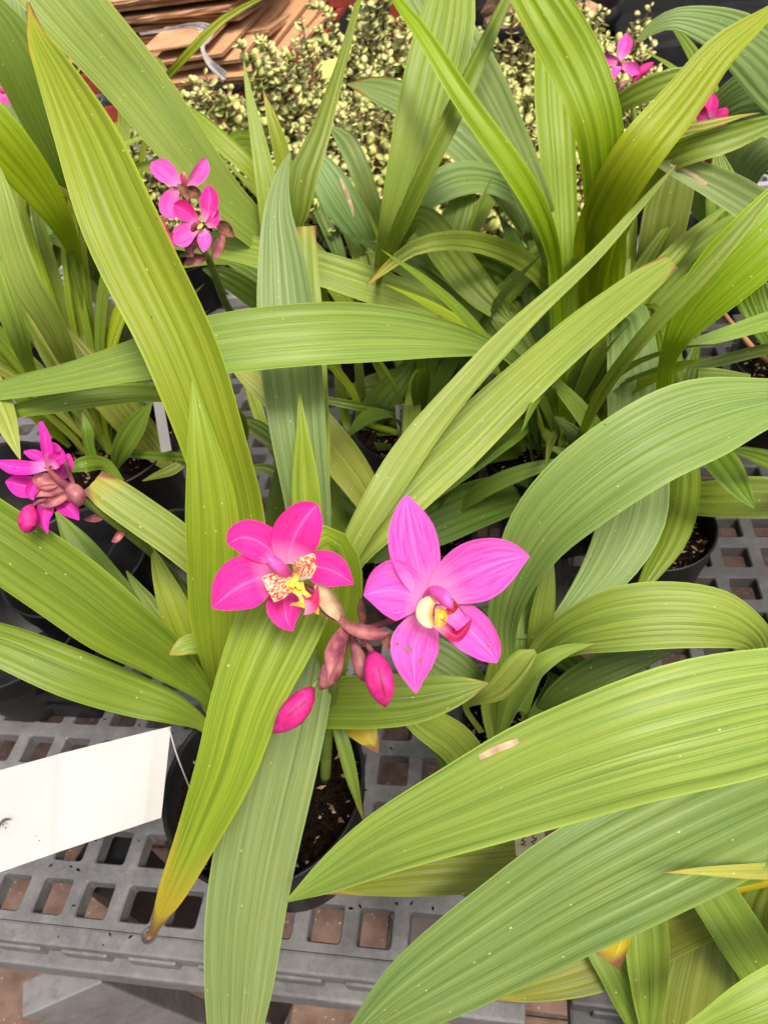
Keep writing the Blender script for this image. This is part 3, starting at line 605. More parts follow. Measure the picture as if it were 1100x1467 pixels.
 ('C', LT, .05,   12, [(715,1055,12,-.10),(735,1000,30,.54),(775,951,27,.505),(810,932,17,.50),(853,922,1,.495)]),
 ('C', PL, 0,   20, [(690,1050,8,-.10),(668,1012,10,.52),(690,1000,16,.48),(715,985,34,.465),(742,957,38,.455),(758,940,26,.452),(767,934,8,.452)]),
 ('C', MD, 0,    0, [(715,1075,24,-.09),(708,1010,38,.58),(712,940,20,.56),(708,865,2,.55)]),
 ('C', DK, 0,  -14, [(760,1030,10,-.09),(800,960,30,.63),(770,905,42,.63),(730,885,40,.63),(690,870,4,.63)]),
 ('C', DK, 0,  -14, [(760,1030,10,-.09),(850,1000,22,.62),(830,960,34,.62),(790,935,28,.62),(750,930,4,.62)]),
 ('C', MD, 0,    0, [(780,1040,10,-.09),(850,1010,26,.60),(870,965,28,.61),(868,910,20,.62),(855,870,3,.62)]),
 ('C', LT, 0,   12, [(735,1060,12,-.09),(690,1098,48,.565),(645,1060,55,.545),(602,1032,44,.535),(560,1000,16,.535),(540,985,2,.535)]),
 ('C', MD, 0,    0, [(745,1060,10,-.09),(690,1120,30,.575),(650,1092,40,.57),(625,1060,20,.57),(610,1040,3,.57)]),
 ('Q', MD, 0,    0, [(1190,560,10,-.13),(1170,690,34,.60),(1112,662,28,.55),(1070,648,17,.54),(1038,642,2,.54)]),
 ('Q', MD, 0,    0, [(1140,560,10,-.13),(1010,600,36,.66),(1022,645,42,.60),(1045,677,40,.58),(1065,706,24,.58),(1081,729,1,.58)]),
 ('D', FR, 0,    6, [(945,770,10,-.11),(960,722,36,.70),(1030,714,54,.66),(1100,713,58,.64),(1170,715,30,.63),(1210,720,3,.63)]),
 ('Q', LT, .1,   12, [(1180,540,10,-.13),(1190,440,28,.66),(1100,460,27,.60),(1050,475,22,.585),(1000,490,14,.58),(964,502,1,.58)]),
 ('Q', DK, 0,  -14, [(1160,560,10,-.13),(1150,500,18,.70),(1100,500,17,.66),(1020,519,14,.65),(968,528,1,.65)]),
 ('E', FR, 0,    0, [(800,640,10,-.13),(830,572,42,.84),(900,560,52,.80),(1000,546,42,.79),(1075,540,8,.79)]),
 ('E', DK, 0,  -14, [(810,660,12,-.13),(790,690,24,.80),(740,706,52,.74),(670,727,70,.70),(600,760,60,.68),(535,805,8,.67)]),
 ('E', MD, 0,    0, [(805,655,8,-.14),(760,641,30,.80),(700,646,36,.74),(650,666,22,.72),(615,682,2,.72)]),
 ('E', MD, 0,    0, [(790,640,8,-.14),(775,602,14,.78),(730,618,38,.68),(680,652,42,.65),(622,700,30,.64),(580,740,3,.64)]),
 # lower right
 ('S', LT, 0,   12, [(1340,1190,20,-.14),(1380,1090,70,.42),(1300,1020,110,.37),(1200,1000,145,.34),(1100,1013,164,.33),(1000,1036,174,.325),(900,1063,166,.325),(775,1107,147,.335),(675,1150,121,.345),(550,1206,84,.365),(470,1254,46,.385),(410,1292,3,.40)]),
 ('S', GR, 0,   12, [(1330,1200,20,-.14),(1320,1095,80,.46),(1200,1105,125,.40),(1100,1140,152,.38),(1000,1185,166,.37),(898,1236,163,.368),(820,1278,154,.37),(741,1326,139,.375),(652,1382,117,.38),(572,1435,84,.39),(525,1472,46,.40),(480,1510,3,.41)]),
 ('S', OL, .1,  -14, [(1320,1210,16,-.14),(1060,1200,40,.52),(900,1228,54,.47),(800,1236,62,.46),(700,1246,62,.455),(600,1253,56,.455),(520,1266,32,.46),(465,1281,2,.465)]),
 ('S', OL, .15,  -14, [(1320,1210,16,-.14),(1120,1260,70,.50),(1000,1302,84,.47),(900,1345,92,.455),(830,1378,82,.45),(752,1408,50,.45),(690,1433,2,.455)]),
 ('S', MD, 0,    0, [(1310,1220,10,-.14),(1000,1290,30,.50),(850,1330,40,.445),(880,1395,43,.435),(905,1450,36,.435),(932,1515,4,.44)]),
 ('S', FR, 0,    6, [(1310,1220,10,-.14),(1050,1250,40,.48),(928,1280,60,.43),(927,1360,60,.42),(929,1430,44,.42),(928,1480,20,.425),(926,1515,2,.43)]),
 ('S', OL, 0,  -14, [(1310,1220,14,-.14),(1090,1270,50,.52),(1015,1325,72,.475),(995,1400,98,.47),(980,1470,94,.47),(960,1560,20,.475)]),
 ('S', FR, 0,    8, [(1310,1220,10,-.14),(1040,1230,44,.47),(1010,1260,62,.435),(1040,1310,67,.43),(1085,1380,66,.43),(1130,1450,40,.435),(1160,1500,3,.44)]),
 ('S', OL, 0,  -14, [(1310,1220,14,-.14),(1150,1230,50,.50),(1085,1290,80,.48),(1080,1360,90,.48),(1100,1440,80,.48),(1110,1520,10,.48)]),
 ('S', LT, 0,   12, [(1330,1210,12,-.14),(1260,1350,50,.40),(1165,1400,70,.355),(1080,1440,62,.35),(1010,1471,32,.355),(940,1500,2,.36)]),
 ('S', PL, .1,   12, [(1330,1210,10,-.14),(1250,1240,20,.42),(1110,1248,22,.355),(1060,1249,18,.345),(1000,1249,10,.34),(949,1251,1,.34)]),
 ('S', (0.46,0.38,0.015), .12, 0, [(1310,1220,10,-.14),(960,1290,24,.48),(892,1322,38,.40),(874,1358,44,.39),(866,1376,44,.39)]),
 # middle
 ('F', DK, 0,  -14, [(560,640,8,-.13),(512,634,22,.88),(530,600,42,.85),(555,565,43,.83),(580,535,30,.82),(603,498,2,.81)]),
 ('F', DK, 0,  -14, [(600,612,7,-.14),(560,591,12,.82),(500,579,12,.80),(455,571,8,.80),(420,566,1,.80)]),
 ('H', PL, 0,   12, [(590,800,10,-.11),(556,765,24,.70),(515,693,48,.65),(475,641,57,.63),(430,591,56,.62),(385,556,46,.62),(350,530,30,.62),(320,505,2,.63)]),
 ('E', LT, 0,   12, [(780,620,8,-.13),(740,578,14,.95),(690,562,42,.93),(620,556,56,.92),(550,556,50,.92),(485,562,6,.92)]),
 ('P', FR, 0,   10, [(545,480,8,-.13),(560,380,16,.86),(580,325,30,.78),(605,315,40,.74),(642,362,50,.71),(682,412,47,.70),(716,447,26,.70),(736,468,1,.70)]),
 ('P', MD, 0,    0, [(550,480,8,-.13),(600,360,20,.90),(642,350,32,.82),(690,400,38,.78),(735,452,37,.77),(768,504,6,.77)]),
 ('E', FR, .25,    0, [(820,640,10,-.13),(815,500,16,.80),(800,430,24,.73),(760,380,28,.69),(700,351,28,.66),(640,344,26,.64),(590,356,20,.635),(550,386,12,.635),(524,409,2,.635)]),
 ('E', GR, 0,   12, [(800,620,10,-.13),(797,420,14,.86),(775,330,22,.80),(740,277,32,.77),(700,256,38,.76),(655,256,46,.75),(615,277,40,.75),(594,312,6,.76)]),
 ('E', DK, 0,  -14, [(815,640,10,-.13),(795,500,20,.84),(765,430,28,.79),(725,392,32,.77),(680,375,28,.76),(638,384,3,.77)]),
 ('E', MD, 0,    0, [(822,640,10,-.13),(812,520,18,.82),(790,440,26,.77),(755,410,28,.76),(715,420,24,.76),(690,450,3,.77)]),
 ('E', DK, 0,  -14, [(800,640,10,-.13),(770,560,20,.86),(730,510,30,.83),(680,480,30,.82),(640,478,4,.82)]),
 ('E', YG, 0,    0, [(780,640,10,-.13),(772,580,15,.86),(776,510,18,.82),(780,450,14,.80),(782,410,2,.80)]),
 ('E', FR, 0,    0, [(830,650,12,-.13),(846,560,22,.78),(870,480,30,.73),(890,420,24,.71),(902,370,3,.71)]),
 ('E', YG, 0,    0, [(840,640,12,-.13),(880,520,18,.80),(896,400,24,.76),(900,300,22,.75),(895,240,4,.75)]),
 ('E', YG, 0,    0, [(815,650,12,-.13),(800,570,22,.84),(760,530,30,.82),(720,540,24,.81),(700,570,3,.81)]),
 ('E', MD, 0,    0, [(800,655,12,-.13),(770,680,26,.84),(730,660,36,.82),(690,615,34,.81),(660,580,4,.81)]),
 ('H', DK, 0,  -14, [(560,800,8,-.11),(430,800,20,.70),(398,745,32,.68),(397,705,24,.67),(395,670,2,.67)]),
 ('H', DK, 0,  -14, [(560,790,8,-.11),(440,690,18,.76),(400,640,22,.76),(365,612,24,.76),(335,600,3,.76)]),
 ('H', YG, 0,    0, [(560,790,8,-.11),(430,700,12,.78),(385,630,14,.78),(362,570,16,.78),(350,540,3,.78)]),
 ('F', FR, 0,    0, [(590,612,8,-.13),(520,590,14,.90),(516,550,14,.88),(512,500,10,.87),(510,470,1,.87)]),
 ('F', MD, 0,    0, [(570,620,8,-.13),(500,612,12,.90),(490,570,16,.88),(484,530,12,.87),(480,500,1,.87)]),
 ('F', MD, 0,    0, [(600,612,8,-.13),(640,520,20,.92),(610,490,40,.90),(560,470,36,.89),(500,455,3,.89)]),
 ('H', MD, 0,    0, [(575,790,8,-.11),(500,760,26,.72),(480,735,34,.70),(475,700,24,.70),(478,670,3,.70)]),
 ('P', DK, 0,     0, [(500,480,8,-.13),(420,470,22,.86),(360,420,34,.82),(320,395,26,.80),(290,385,3,.80)]),
 ('P', MD, 0,     0, [(500,480,8,-.13),(430,440,20,.90),(370,395,30,.86),(345,380,24,.86),(320,372,3,.86)]),
 ('H', FR, 0,     0, [(560,790,8,-.11),(430,640,16,.80),(395,580,20,.80),(372,540,18,.80),(355,505,2,.80)]),
 ('H', MD, 0,     0, [(560,790,8,-.11),(470,700,14,.76),(420,690,18,.74),(385,672,16,.74),(350,668,2,.74)]),
 ('F', YG, 0,     0, [(570,620,8,-.13),(520,600,9,.86),(505,560,10,.84),(470,520,10,.82),(440,505,1,.82)]),
 ('E', MD, 0,     0, [(790,640,8,-.13),(740,600,16,.84),(690,590,22,.80),(640,605,20,.78),(600,640,2,.78)]),
 ('E', YG, 0,     0, [(800,640,8,-.13),(770,540,12,.80),(755,470,14,.77),(730,430,12,.76),(700,410,1,.76)]),
 # left young shoots
 ('L', FR, 0,    0, [(163,674,8,-.125),(176,640,28,.80),(195,608,29,.78),(219,574,1,.77)]),
 ('L', OL, 0,  -14, [(245,672,14,-.125),(216,636,42,.84),(180,595,50,.80),(140,545,50,.78),(110,500,30,.77),(90,465,3,.77)]),
 ('L', FR, 0,    0, [(240,650,6,-.125),(268,655,9,.80),(248,672,15,.79),(222,682,9,.79),(204,689,1,.79)]),
 ('L', PL, 0,   12, [(120,650,7,-.125),(95,610,13,.84),(65,570,16,.82),(35,530,12,.81),(20,510,2,.81)]),
 ('L', PL, 0,   12, [(130,640,7,-.125),(110,590,14,.86),(90,545,18,.84),(60,500,12,.83),(45,470,2,.83)]),
 ('L', FR, 0,    0, [(150,640,8,-.125),(142,600,16,.86),(130,550,26,.84),(122,500,22,.83),(118,450,3,.83)]),
 ('L', LT, 0,   12, [(150,640,8,-.125),(158,590,18,.86),(150,550,26,.85),(140,510,18,.84),(132,480,2,.84)]),
 ('L', MD, 0,    0, [(140,670,6,-.125),(128,640,14,.84),(125,615,16,.83),(118,590,2,.83)]),
 ('L', MD, 0,    0, [(175,690,8,-.125),(150,665,18,.82),(120,665,22,.80),(92,676,3,.80)]),
 ('L', OL, 0,  -14, [(180,640,8,-.125),(190,580,20,.92),(175,500,28,.92),(150,440,24,.92),(130,400,3,.92)]),
 ('L', YG, 0,    0, [(100,640,6,-.125),(60,600,22,.86),(30,560,30,.84),(0,520,26,.83),(-30,490,3,.83)]),
]
def grow_leaves():
    rnd = random.Random(5)
    for i, (k, c, br, tilt, pts) in enumerate(LEAVES):
        e = PLANTS[k][0]
        j = 1 + rnd.uniform(-0.09, 0.09); g = 1 + rnd.uniform(-0.05, 0.05)
        colr = (c[0]*j, c[1]*g, c[2]*rnd.uniform(0.85, 1.2), br)
        big = max(p[2] for p in pts) > 40
        blade('leaf', e, px_ctrl(pts), colr, M['leaf'], tilt=tilt + rnd.uniform(-5, 5), twist=rnd.uniform(-14, 14), curl=rnd.uniform(-0.06, 0.20), ns=44 if big else 26, wav=0.0012, rnd=rnd)
grow_leaves()

# undergrowth: shorter leaves of each clump, leaning away from the aisle
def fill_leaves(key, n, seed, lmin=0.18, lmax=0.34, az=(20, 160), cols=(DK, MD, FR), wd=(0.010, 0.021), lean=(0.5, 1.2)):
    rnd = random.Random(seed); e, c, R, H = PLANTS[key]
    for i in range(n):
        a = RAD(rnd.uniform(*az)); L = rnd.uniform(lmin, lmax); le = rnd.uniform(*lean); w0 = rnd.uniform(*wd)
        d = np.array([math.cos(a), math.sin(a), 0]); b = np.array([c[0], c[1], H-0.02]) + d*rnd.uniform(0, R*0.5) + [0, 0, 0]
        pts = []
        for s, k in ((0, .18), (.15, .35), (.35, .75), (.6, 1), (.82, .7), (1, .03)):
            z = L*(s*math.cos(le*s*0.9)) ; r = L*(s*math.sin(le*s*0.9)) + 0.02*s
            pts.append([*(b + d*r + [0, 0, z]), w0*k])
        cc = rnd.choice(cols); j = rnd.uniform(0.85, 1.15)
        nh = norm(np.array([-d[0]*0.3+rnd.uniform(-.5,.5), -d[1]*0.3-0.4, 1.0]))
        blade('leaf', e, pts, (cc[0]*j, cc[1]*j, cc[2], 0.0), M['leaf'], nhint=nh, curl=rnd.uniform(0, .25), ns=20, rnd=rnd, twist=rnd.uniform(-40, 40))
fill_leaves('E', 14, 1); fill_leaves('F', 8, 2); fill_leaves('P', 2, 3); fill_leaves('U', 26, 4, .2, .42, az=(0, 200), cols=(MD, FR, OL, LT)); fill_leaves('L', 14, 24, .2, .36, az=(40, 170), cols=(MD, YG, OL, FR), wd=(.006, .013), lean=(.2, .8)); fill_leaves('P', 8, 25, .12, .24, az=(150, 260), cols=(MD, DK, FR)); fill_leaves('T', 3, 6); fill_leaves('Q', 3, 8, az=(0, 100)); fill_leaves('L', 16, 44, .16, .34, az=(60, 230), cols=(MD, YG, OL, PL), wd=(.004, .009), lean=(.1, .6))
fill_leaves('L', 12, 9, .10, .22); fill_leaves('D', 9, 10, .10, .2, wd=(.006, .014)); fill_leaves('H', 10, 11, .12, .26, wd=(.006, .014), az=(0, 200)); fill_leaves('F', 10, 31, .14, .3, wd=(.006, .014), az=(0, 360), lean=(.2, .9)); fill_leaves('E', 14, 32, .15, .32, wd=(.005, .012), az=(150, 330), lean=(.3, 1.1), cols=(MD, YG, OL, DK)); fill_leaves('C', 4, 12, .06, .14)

# ================================================================== FLOWERS
HOT = (0.72, 0.016, 0.26); VIO = (0.70, 0.060, 0.41); MAG = (0.60, 0.014, 0.32)
def petal(par, name, pts, d, c, curl=0.25, tilt=0, alpha=1.0, bulge=0.0, twist=0, mat='petal'):
    """pts rows: pixel x, pixel y, pixel width, millimetres nearer (+) the viewer than distance d"""
    ctrl = px_ctrl([(x, y, w, d - q/1000) for x, y, w, q in pts])
    return blade(name, par, ctrl, (*c, alpha), M[mat], tilt=tilt, curl=curl, pleat=0, ns=22, nmin=15, wav=0.0013, bulge=bulge, twist=twist)
def blob(name, par, pts, mat, seg=12, ns=16):
    return px_tube(name, par, pts, M[mat], seg=seg, ns=ns)
eA = PLANTS['A'][0]
# flower facing up-left
f1 = blob('flower', eA, [(430,838,8,.338),(415,826,14,.330),(402,815,20,.322),(392,806,20,.318),(385,799,13,.317),(382,795,3,.317)], 'column'); f1['label'] = 'bloom with a wide open speckled lip'
petal(f1, 'sepal', [(404,812,14,-3),(392,793,40,0),(372,777,54,3),(350,770,50,5),(336,774,34,4),(327,780,6,2)], .334, HOT, .3)
petal(f1, 'petal', [(414,808,18,-3),(416,790,50,0),(424,765,68,4),(438,742,56,6),(448,730,34,5),(455,723,4,4)], .334, HOT, .28, -6)
petal(f1, 'petal', [(402,822,18,-2),(378,826,54,2),(350,836,76,6),(328,850,58,7),(314,862,30,6),(304,871,3,4)], .334, HOT, .28, 8)
petal(f1, 'sepal', [(424,818,14,-3),(445,812,40,0),(468,815,52,3),(486,823,40,4),(498,831,18,3),(506,837,2,2)], .336, HOT, .25)
petal(f1, 'sepal', [(410,832,16,-4),(408,850,42,-1),(408,872,52,2),(411,888,36,3),(416,898,16,2),(420,904,2,1)], .337, HOT, .25)
def lip(par, nm, pts, d, c, a, curl=.5, tilt=0): return petal(par, nm, pts, d, c, curl, tilt, a, mat='lip')
lip(f1, 'lip', [(424,832,12,8),(408,836,32,12),(394,842,42,15),(384,847,42,16)], .334, (0.74,0.54,0.28), 1.0, .45, 20)
lip(f1, 'lip', [(424,828,12,8),(431,818,26,12),(432,808,34,15),(429,801,34,16)], .334, (0.76,0.56,0.32), .9, .6, -25)
lip(f1, 'lip', [(416,828,20,10),(424,838,24,13),(432,850,14,15),(438,858,20,16),(438,866,38,16),(436,873,44,15)], .334, (0.82,0.55,0.07), .15, .35)
petal(f1, 'lip', [(436,866,30,17.5),(446,864,26,19),(452,854,12,20),(455,838,2,21)], .334, (0.70,0.015,0.12), .5)
for q in ((420,832),(426,838),(418,839),(424,830),(429,842)):
    blob('callus', f1, [(q[0]-2,q[1]-2,4,.321),(q[0],q[1],9,.318),(q[0]+3,q[1]+3,3,.319)], 'yel', 6, 6)
blob('callus_tip', f1, [(428,830,8,.321),(440,828,6,.318),(447,827,2,.317)], 'perl', 6, 6)
# flower facing right
f2 = blob('flower', eA, [(622,880,8,.318),(612,862,16,.312),(620,848,18,.306),(633,853,21,.301),(642,864,16,.299),(648,873,5,.299)], 'column'); f2['label'] = 'larger bloom with a hooded column and spotted lower sepal'
petal(f2, 'sepal', [(610,858,16,-3),(604,830,52,0),(594,790,72,3),(588,755,64,4),(584,728,36,4),(582,709,3,3)], .318, VIO, .22, 4)
petal(f2, 'petal', [(616,858,18,-2),(640,840,58,1),(678,820,88,5),(714,806,74,6),(738,800,44,5),(758,797,3,3)], .318, VIO, .2, -8)
petal(f2, 'petal', [(612,862,18,-2),(592,852,60,1),(566,846,86,4),(546,847,72,6),(531,850,40,7),(521,853,3,8)], .318, VIO, .35, 6)
petal(f2, 'sepal', [(612,870,16,-3),(604,895,50,0),(594,925,70,2),(593,955,52,3),(594,976,26,2),(596,993,3,1)], .318, VIO, .2, 0, .5)
petal(f2, 'sepal', [(624,868,16,-4),(644,880,48,-2),(672,902,62,0),(692,922,50,1),(705,938,30,1),(712,949,4,0)], .318, VIO, .22, 0, .5)
lip(f2, 'lip', [(622,858,10,9),(612,868,22,11),(610,882,24,12),(616,894,14,12),(620,899,4,11)], .314, (0.86,0.50,0.24), 0, .6, 15)
lip(f2, 'lip', [(628,872,8,10),(632,882,18,13),(630,892,14,13),(626,899,6,12)], .314, (0.85,0.55,0.05), .5, .4)
petal(f2, 'lip', [(626,892,16,12),(640,903,18,14),(654,912,16,15),(666,902,11,16),(676,887,2,17)], .314, (0.38,0.006,0.07), .6)
lip(f2, 'lip', [(636,880,6,12),(648,872,12,14),(654,866,10,15)], .314, (0.70,0.08,0.06), 1.0, .5)
px_tube('lip_thread', f2, [(647,857,2,.298),(656,867,3,.296),(664,878,2,.296),(668,886,1,.297)], M['ped'], seg=5)
# flower stalk, pedicels, bracts and buds
px_tube('flower_stalk', eA, [(466,1116,16,-.112),(468,1070,17,.52),(474,1010,15,.47),(486,950,13,.40),(500,905,12,.345),(508,896,7,.33)], M['stem'])
px_tube('pedicel', eA, [(500,900,9,.342),(480,878,10,.342),(456,853,10,.342),(430,836,8,.340)], M['ped'])
px_tube('pedicel', eA, [(506,900,9,.338),(535,898,9,.332),(562,888,9,.328),(600,872,8,.322),(612,864,8,.318)], M['ped'])
px_tube('pedicel', eA, [(504,902,8,.338),(525,922,8,.328),(536,940,8,.322)], M['bract'])
px_tube('pedicel', eA, [(496,908,8,.342),(470,960,8,.335),(452,980,8,.332),(444,990,8,.330)], M['stem'])
blob('bud', eA, [(446,988,12,.330),(436,1002,32,.324),(421,1020,40,.322),(406,1036,28,.324),(391,1050,3,.327)], 'bud')
blob('bud', eA, [(533,937,12,.322),(538,952,34,.316),(544,975,42,.313),(549,996,30,.314),(552,1013,3,.316)], 'bud')
px_tube('seam', eA, [(537,944,1.6,.3150),(543,960,1.8,.3078),(548,978,1.8,.3052),(551,996,1.6,.3078),(552,1010,1.2,.3145)], M['ped'], seg=5)
px_tube('seam', eA, [(446,992,1.6,.3275),(436,1006,1.8,.3174),(424,1016,1.8,.3146),(408,1030,1.6,.3176),(394,1047,1.2,.3258)], M['ped'], seg=5)
def bract(pts, mat='bract', d=0, curl=.7, tilt=0):
    return blade('bract', eA, px_ctrl(pts), (1,1,1,0), M[mat], curl=curl, pleat=0, ns=16, nmin=9, tilt=tilt)
blob('bract', eA, [(494,898,8,.335),(486,930,20,.326),(475,960,31,.322),(466,976,24,.322),(459,988,2,.324)], 'bract')
bract([(498,896,8,.330),(488,915,20,.322),(478,940,24,.316),(474,962,10,.313),(470,975,2,.314)], curl=.8, tilt=15)
blob('bract', eA, [(498,898,8,.338),(508,925,14,.333),(516,950,23,.330),(521,968,18,.330),(524,977,2,.331)], 'bract')
bract([(490,893,8,.328),(510,902,18,.321),(532,907,20,.318),(548,908,13,.317),(558,906,2,.317)], curl=.9)
bract([(492,890,8,.335),(478,868,26,.330),(465,850,26,.329),(452,838,6,.33)], mat='tan', curl=.8, tilt=-20)
bract([(500,895,6,.33),(476,880,16,.336),(462,862,20,.337),(452,846,4,.337)], mat='bract', curl=.6)
bract([(519,896,6,.33),(518,880,12,.326),(517,868,11,.325),(516,857,3,.325)], mat='husk', curl=.9)
bract([(545,905,6,.326),(552,912,18,.323),(556,922,16,.322),(556,930,4,.323)], mat='husk', curl=.8)
# hairs at the node
for k in range(26):
    x0, y0 = 505+random.uniform(-6, 24), 912+random.uniform(-8, 14)
    px_tube('hair', eA, [(x0, y0, 1.0, .330), (x0+random.uniform(-4,4), y0+random.uniform(-7,4), .8, .325)], M['tan'], seg=3, ns=3)

# left truss seen from behind
eL = PLANTS['L'][0]
px_tube('flower_stalk', eL, [(280,860,10,-.10),(232,806,12,.56),(188,768,12,.48),(150,738,12,.45),(112,712,10,.435),(85,698,8,.43)], M['stem'])
f3 = blob('flower', eL, [(100,700,12,.428),(80,684,10,.422),(66,668,8,.418)], 'ped'); f3['label'] = 'magenta bloom seen from behind with one petal upright'
D3 = .418
petal(f3, 'petal', [(72,668,10,0),(68,648,15,5),(64,625,14,8),(58,604,6,9)], D3, MAG, .4)
petal(f3, 'sepal', [(70,668,10,0),(40,670,20,3),(15,668,20,5),(-8,660,3,6)], D3, MAG, .4)
petal(f3, 'petal', [(68,672,10,0),(78,655,24,-4),(72,642,22,-7),(62,634,4,-8)], D3, MAG, .3)
petal(f3, 'sepal', [(74,668,12,2),(80,658,22,6),(88,652,16,8),(90,645,3,9)], D3, MAG, .5)
petal(f3, 'petal', [(66,668,8,0),(56,655,16,-2),(46,650,14,-3),(34,647,3,-4)], D3, MAG, .4)
f3b = blob('flower', eL, [(106,702,10,.430),(85,688,9,.428),(60,688,8,.426)], 'ped'); f3b['label'] = 'lower magenta bloom of the truss'
petal(f3b, 'petal', [(62,688,10,0),(40,696,34,1),(22,693,28,2),(8,690,3,2)], .426, MAG, .3)
petal(f3b, 'sepal', [(62,686,8,2),(50,694,16,6),(44,708,14,8),(48,716,3,8)], .426, MAG, .5)
petal(f3b, 'petal', [(70,712,8,0),(66,726,22,2),(62,744,18,3),(68,764,2,4)], .430, MAG, .4)
petal(f3b, 'sepal', [(76,712,8,0),(94,724,26,1),(104,734,20,1),(113,745,2,1)], .432, MAG, .3)
petal(f3b, 'sepal', [(80,690,8,0),(90,676,20,-3),(96,660,18,-5),(99,650,4,-6)], .43, MAG, .3)
blob('bud', eL, [(46,724,6,.424),(42,734,22,.420),(40,748,27,.418),(38,758,18,.419),(36,763,3,.42)], 'bud')
blob('bud', eL, [(96,696,8,.424),(104,702,22,.420),(110,711,26,.418),(112,720,18,.419),(112,726,4,.42)], 'bract')
px_tube('pedicel', eL, [(100,715,6,.43),(75,715,7,.426),(56,718,6,.424),(46,726,5,.424)], M['bract'])
px_tube('pedicel', eL, [(108,704,7,.43),(102,685,7,.428),(92,660,8,.424),(88,650,6,.42)], M['bract'])
for pts in ([(92,700,8,.428),(72,702,18,.422),(56,706,12,.42),(50,712,2,.42)], [(100,706,8,.43),(80,716,16,.424),(66,722,10,.424),(58,722,2,.425)], [(84,690,8,.426),(66,690,24,.42),(54,684,16,.42),(50,678,3,.42)], [(150,738,6,.452),(138,742,12,.447),(126,744,6,.446),(120,744,1,.447)], [(178,752,6,.47),(172,765,11,.465),(166,773,9,.464),(160,776,1,.466)]):
    blade('bract', eL, px_ctrl(pts), (1,1,1,0), M['bract'], curl=.8, pleat=0, ns=12, nmin=7)

# truss beside the big speckled leaf
eP = PLANTS['P'][0]
px_tube('flower_stalk', eP, [(430,480,12,-.11),(335,450,11,.72),(312,405,11,.62),(298,368,10,.58),(285,350,7,.56)], M['stem'])
f4 = blob('flower', eP, [(288,352,6,.56),(276,338,8,.555),(278,325,9,.55),(285,318,7,.546)], 'ped'); f4['label'] = 'bloom with a small yellow eye'
D4 = .552
petal(f4, 'petal', [(286,322,6,0),(272,308,22,2),(258,298,26,4),(249,294,6,5)], D4, HOT, .3)
petal(f4, 'sepal', [(294,318,8,0),(299,298,24,3),(300,280,23,4),(298,265,5,4)], D4, HOT, .35)
petal(f4, 'petal', [(284,326,8,1),(268,332,26,3),(256,342,26,4),(248,346,4,4)], D4, VIO, .3)
petal(f4, 'sepal', [(290,328,8,1),(293,342,20,3),(292,354,13,3),(291,361,2,3)], D4, VIO, .3)
petal(f4, 'petal', [(296,322,8,0),(304,318,16,1),(309,306,12,0),(311,298,2,0)], D4, HOT, .4)
lip(f4, 'lip', [(290,320,3,5),(286,324,6,6),(283,327,3,6)], D4, (0.85,0.50,0.10), .2)
f4b = blob('flower', eP, [(290,352,6,.572),(275,310,7,.572),(264,275,10,.570),(260,264,6,.568)], 'husk'); f4b['label'] = 'fading bloom with shrivelled brown lip'
petal(f4b, 'petal', [(262,265,6,0),(246,254,24,3),(232,242,30,4),(221,236,18,4),(217,232,3,4)], .568, VIO, .25)
petal(f4b, 'petal', [(268,266,6,0),(280,256,18,3),(290,242,20,4),(294,230,10,4),(296,227,2,4)], .568, VIO, .3)
petal(f4b, 'sepal', [(256,270,8,0),(244,285,24,-1),(242,300,26,-2),(250,312,6,-3)], .570, VIO, .3)
petal(f4b, 'lip', [(264,246,3,6),(262,254,8,8),(266,264,8,6)], .568, (0.35,0.02,0.08), .5)
for pts, mt in (([(266,272,6,.566),(278,276,18,.563),(286,284,10,.563),(287,290,2,.563)], 'husk'), ([(258,262,8,.563),(262,270,14,.56),(268,282,8,.56),(270,288,2,.56)], 'husk'),
                ([(312,320,8,.57),(322,326,17,.567),(330,334,14,.566),(335,338,4,.566)], 'husk'), ([(305,370,6,.57),(312,355,14,.566),(318,340,10,.565),(320,332,2,.565)], 'bract'), ([(296,368,6,.575),(280,372,14,.572),(268,376,8,.572),(262,378,1,.572)], 'bract'),
                ([(250,352,6,.57),(236,330,10,.572),(228,312,6,.573),(225,308,1,.574)], 'bud'), ([(280,346,10,.566),(272,356,16,.563),(274,364,8,.563),(275,368,2,.563)], 'bract')):
    blade('bract', eP, px_ctrl(pts), (1,1,1,0), M[mt], curl=.8, pleat=0, ns=12, nmin=7)

# far trusses
eE = PLANTS['E'][0]
px_tube('flower_stalk', eE, [(850,620,10,-.11),(900,300,9,.86),(908,160,8,.80),(898,118,6,.785)], M['stem'])
f5 = blob('flower', eE, [(890,102,5,.785),(888,92,6,.78),(886,86,4,.775)], 'ped'); f5['label'] = 'small violet-pink bloom against the dark background'
for nm, pts in (('sepal', [(888,86,6,0),(893,72,18,3),(896,60,20,4),(897,47,3,4)]), ('petal', [(886,88,6,0),(874,85,13,2),(863,82,10,3),(853,81,2,3)]), ('petal', [(890,92,6,0),(902,96,15,2),(910,100,15,3),(916,104,4,3)]), ('sepal', [(886,92,6,0),(882,100,14,1),(881,106,10,1),(881,112,2,1)])):
    petal(f5, nm, pts, .78, VIO, .3)
blob('bud', eE, [(906,118,5,.785),(914,106,12,.782),(924,98,13,.78),(932,92,7,.78),(936,89,2,.78)], 'bud')
blob('bud', eE, [(900,116,4,.785),(893,120,8,.782),(888,125,8,.782),(886,130,2,.782)], 'bract')
eT = PLANTS['T'][0]
px_tube('flower_stalk', eT, [(1050,330,8,-.11),(1030,260,8,.94),(1020,195,7,.88),(1016,180,6,.87)], M['stem'])
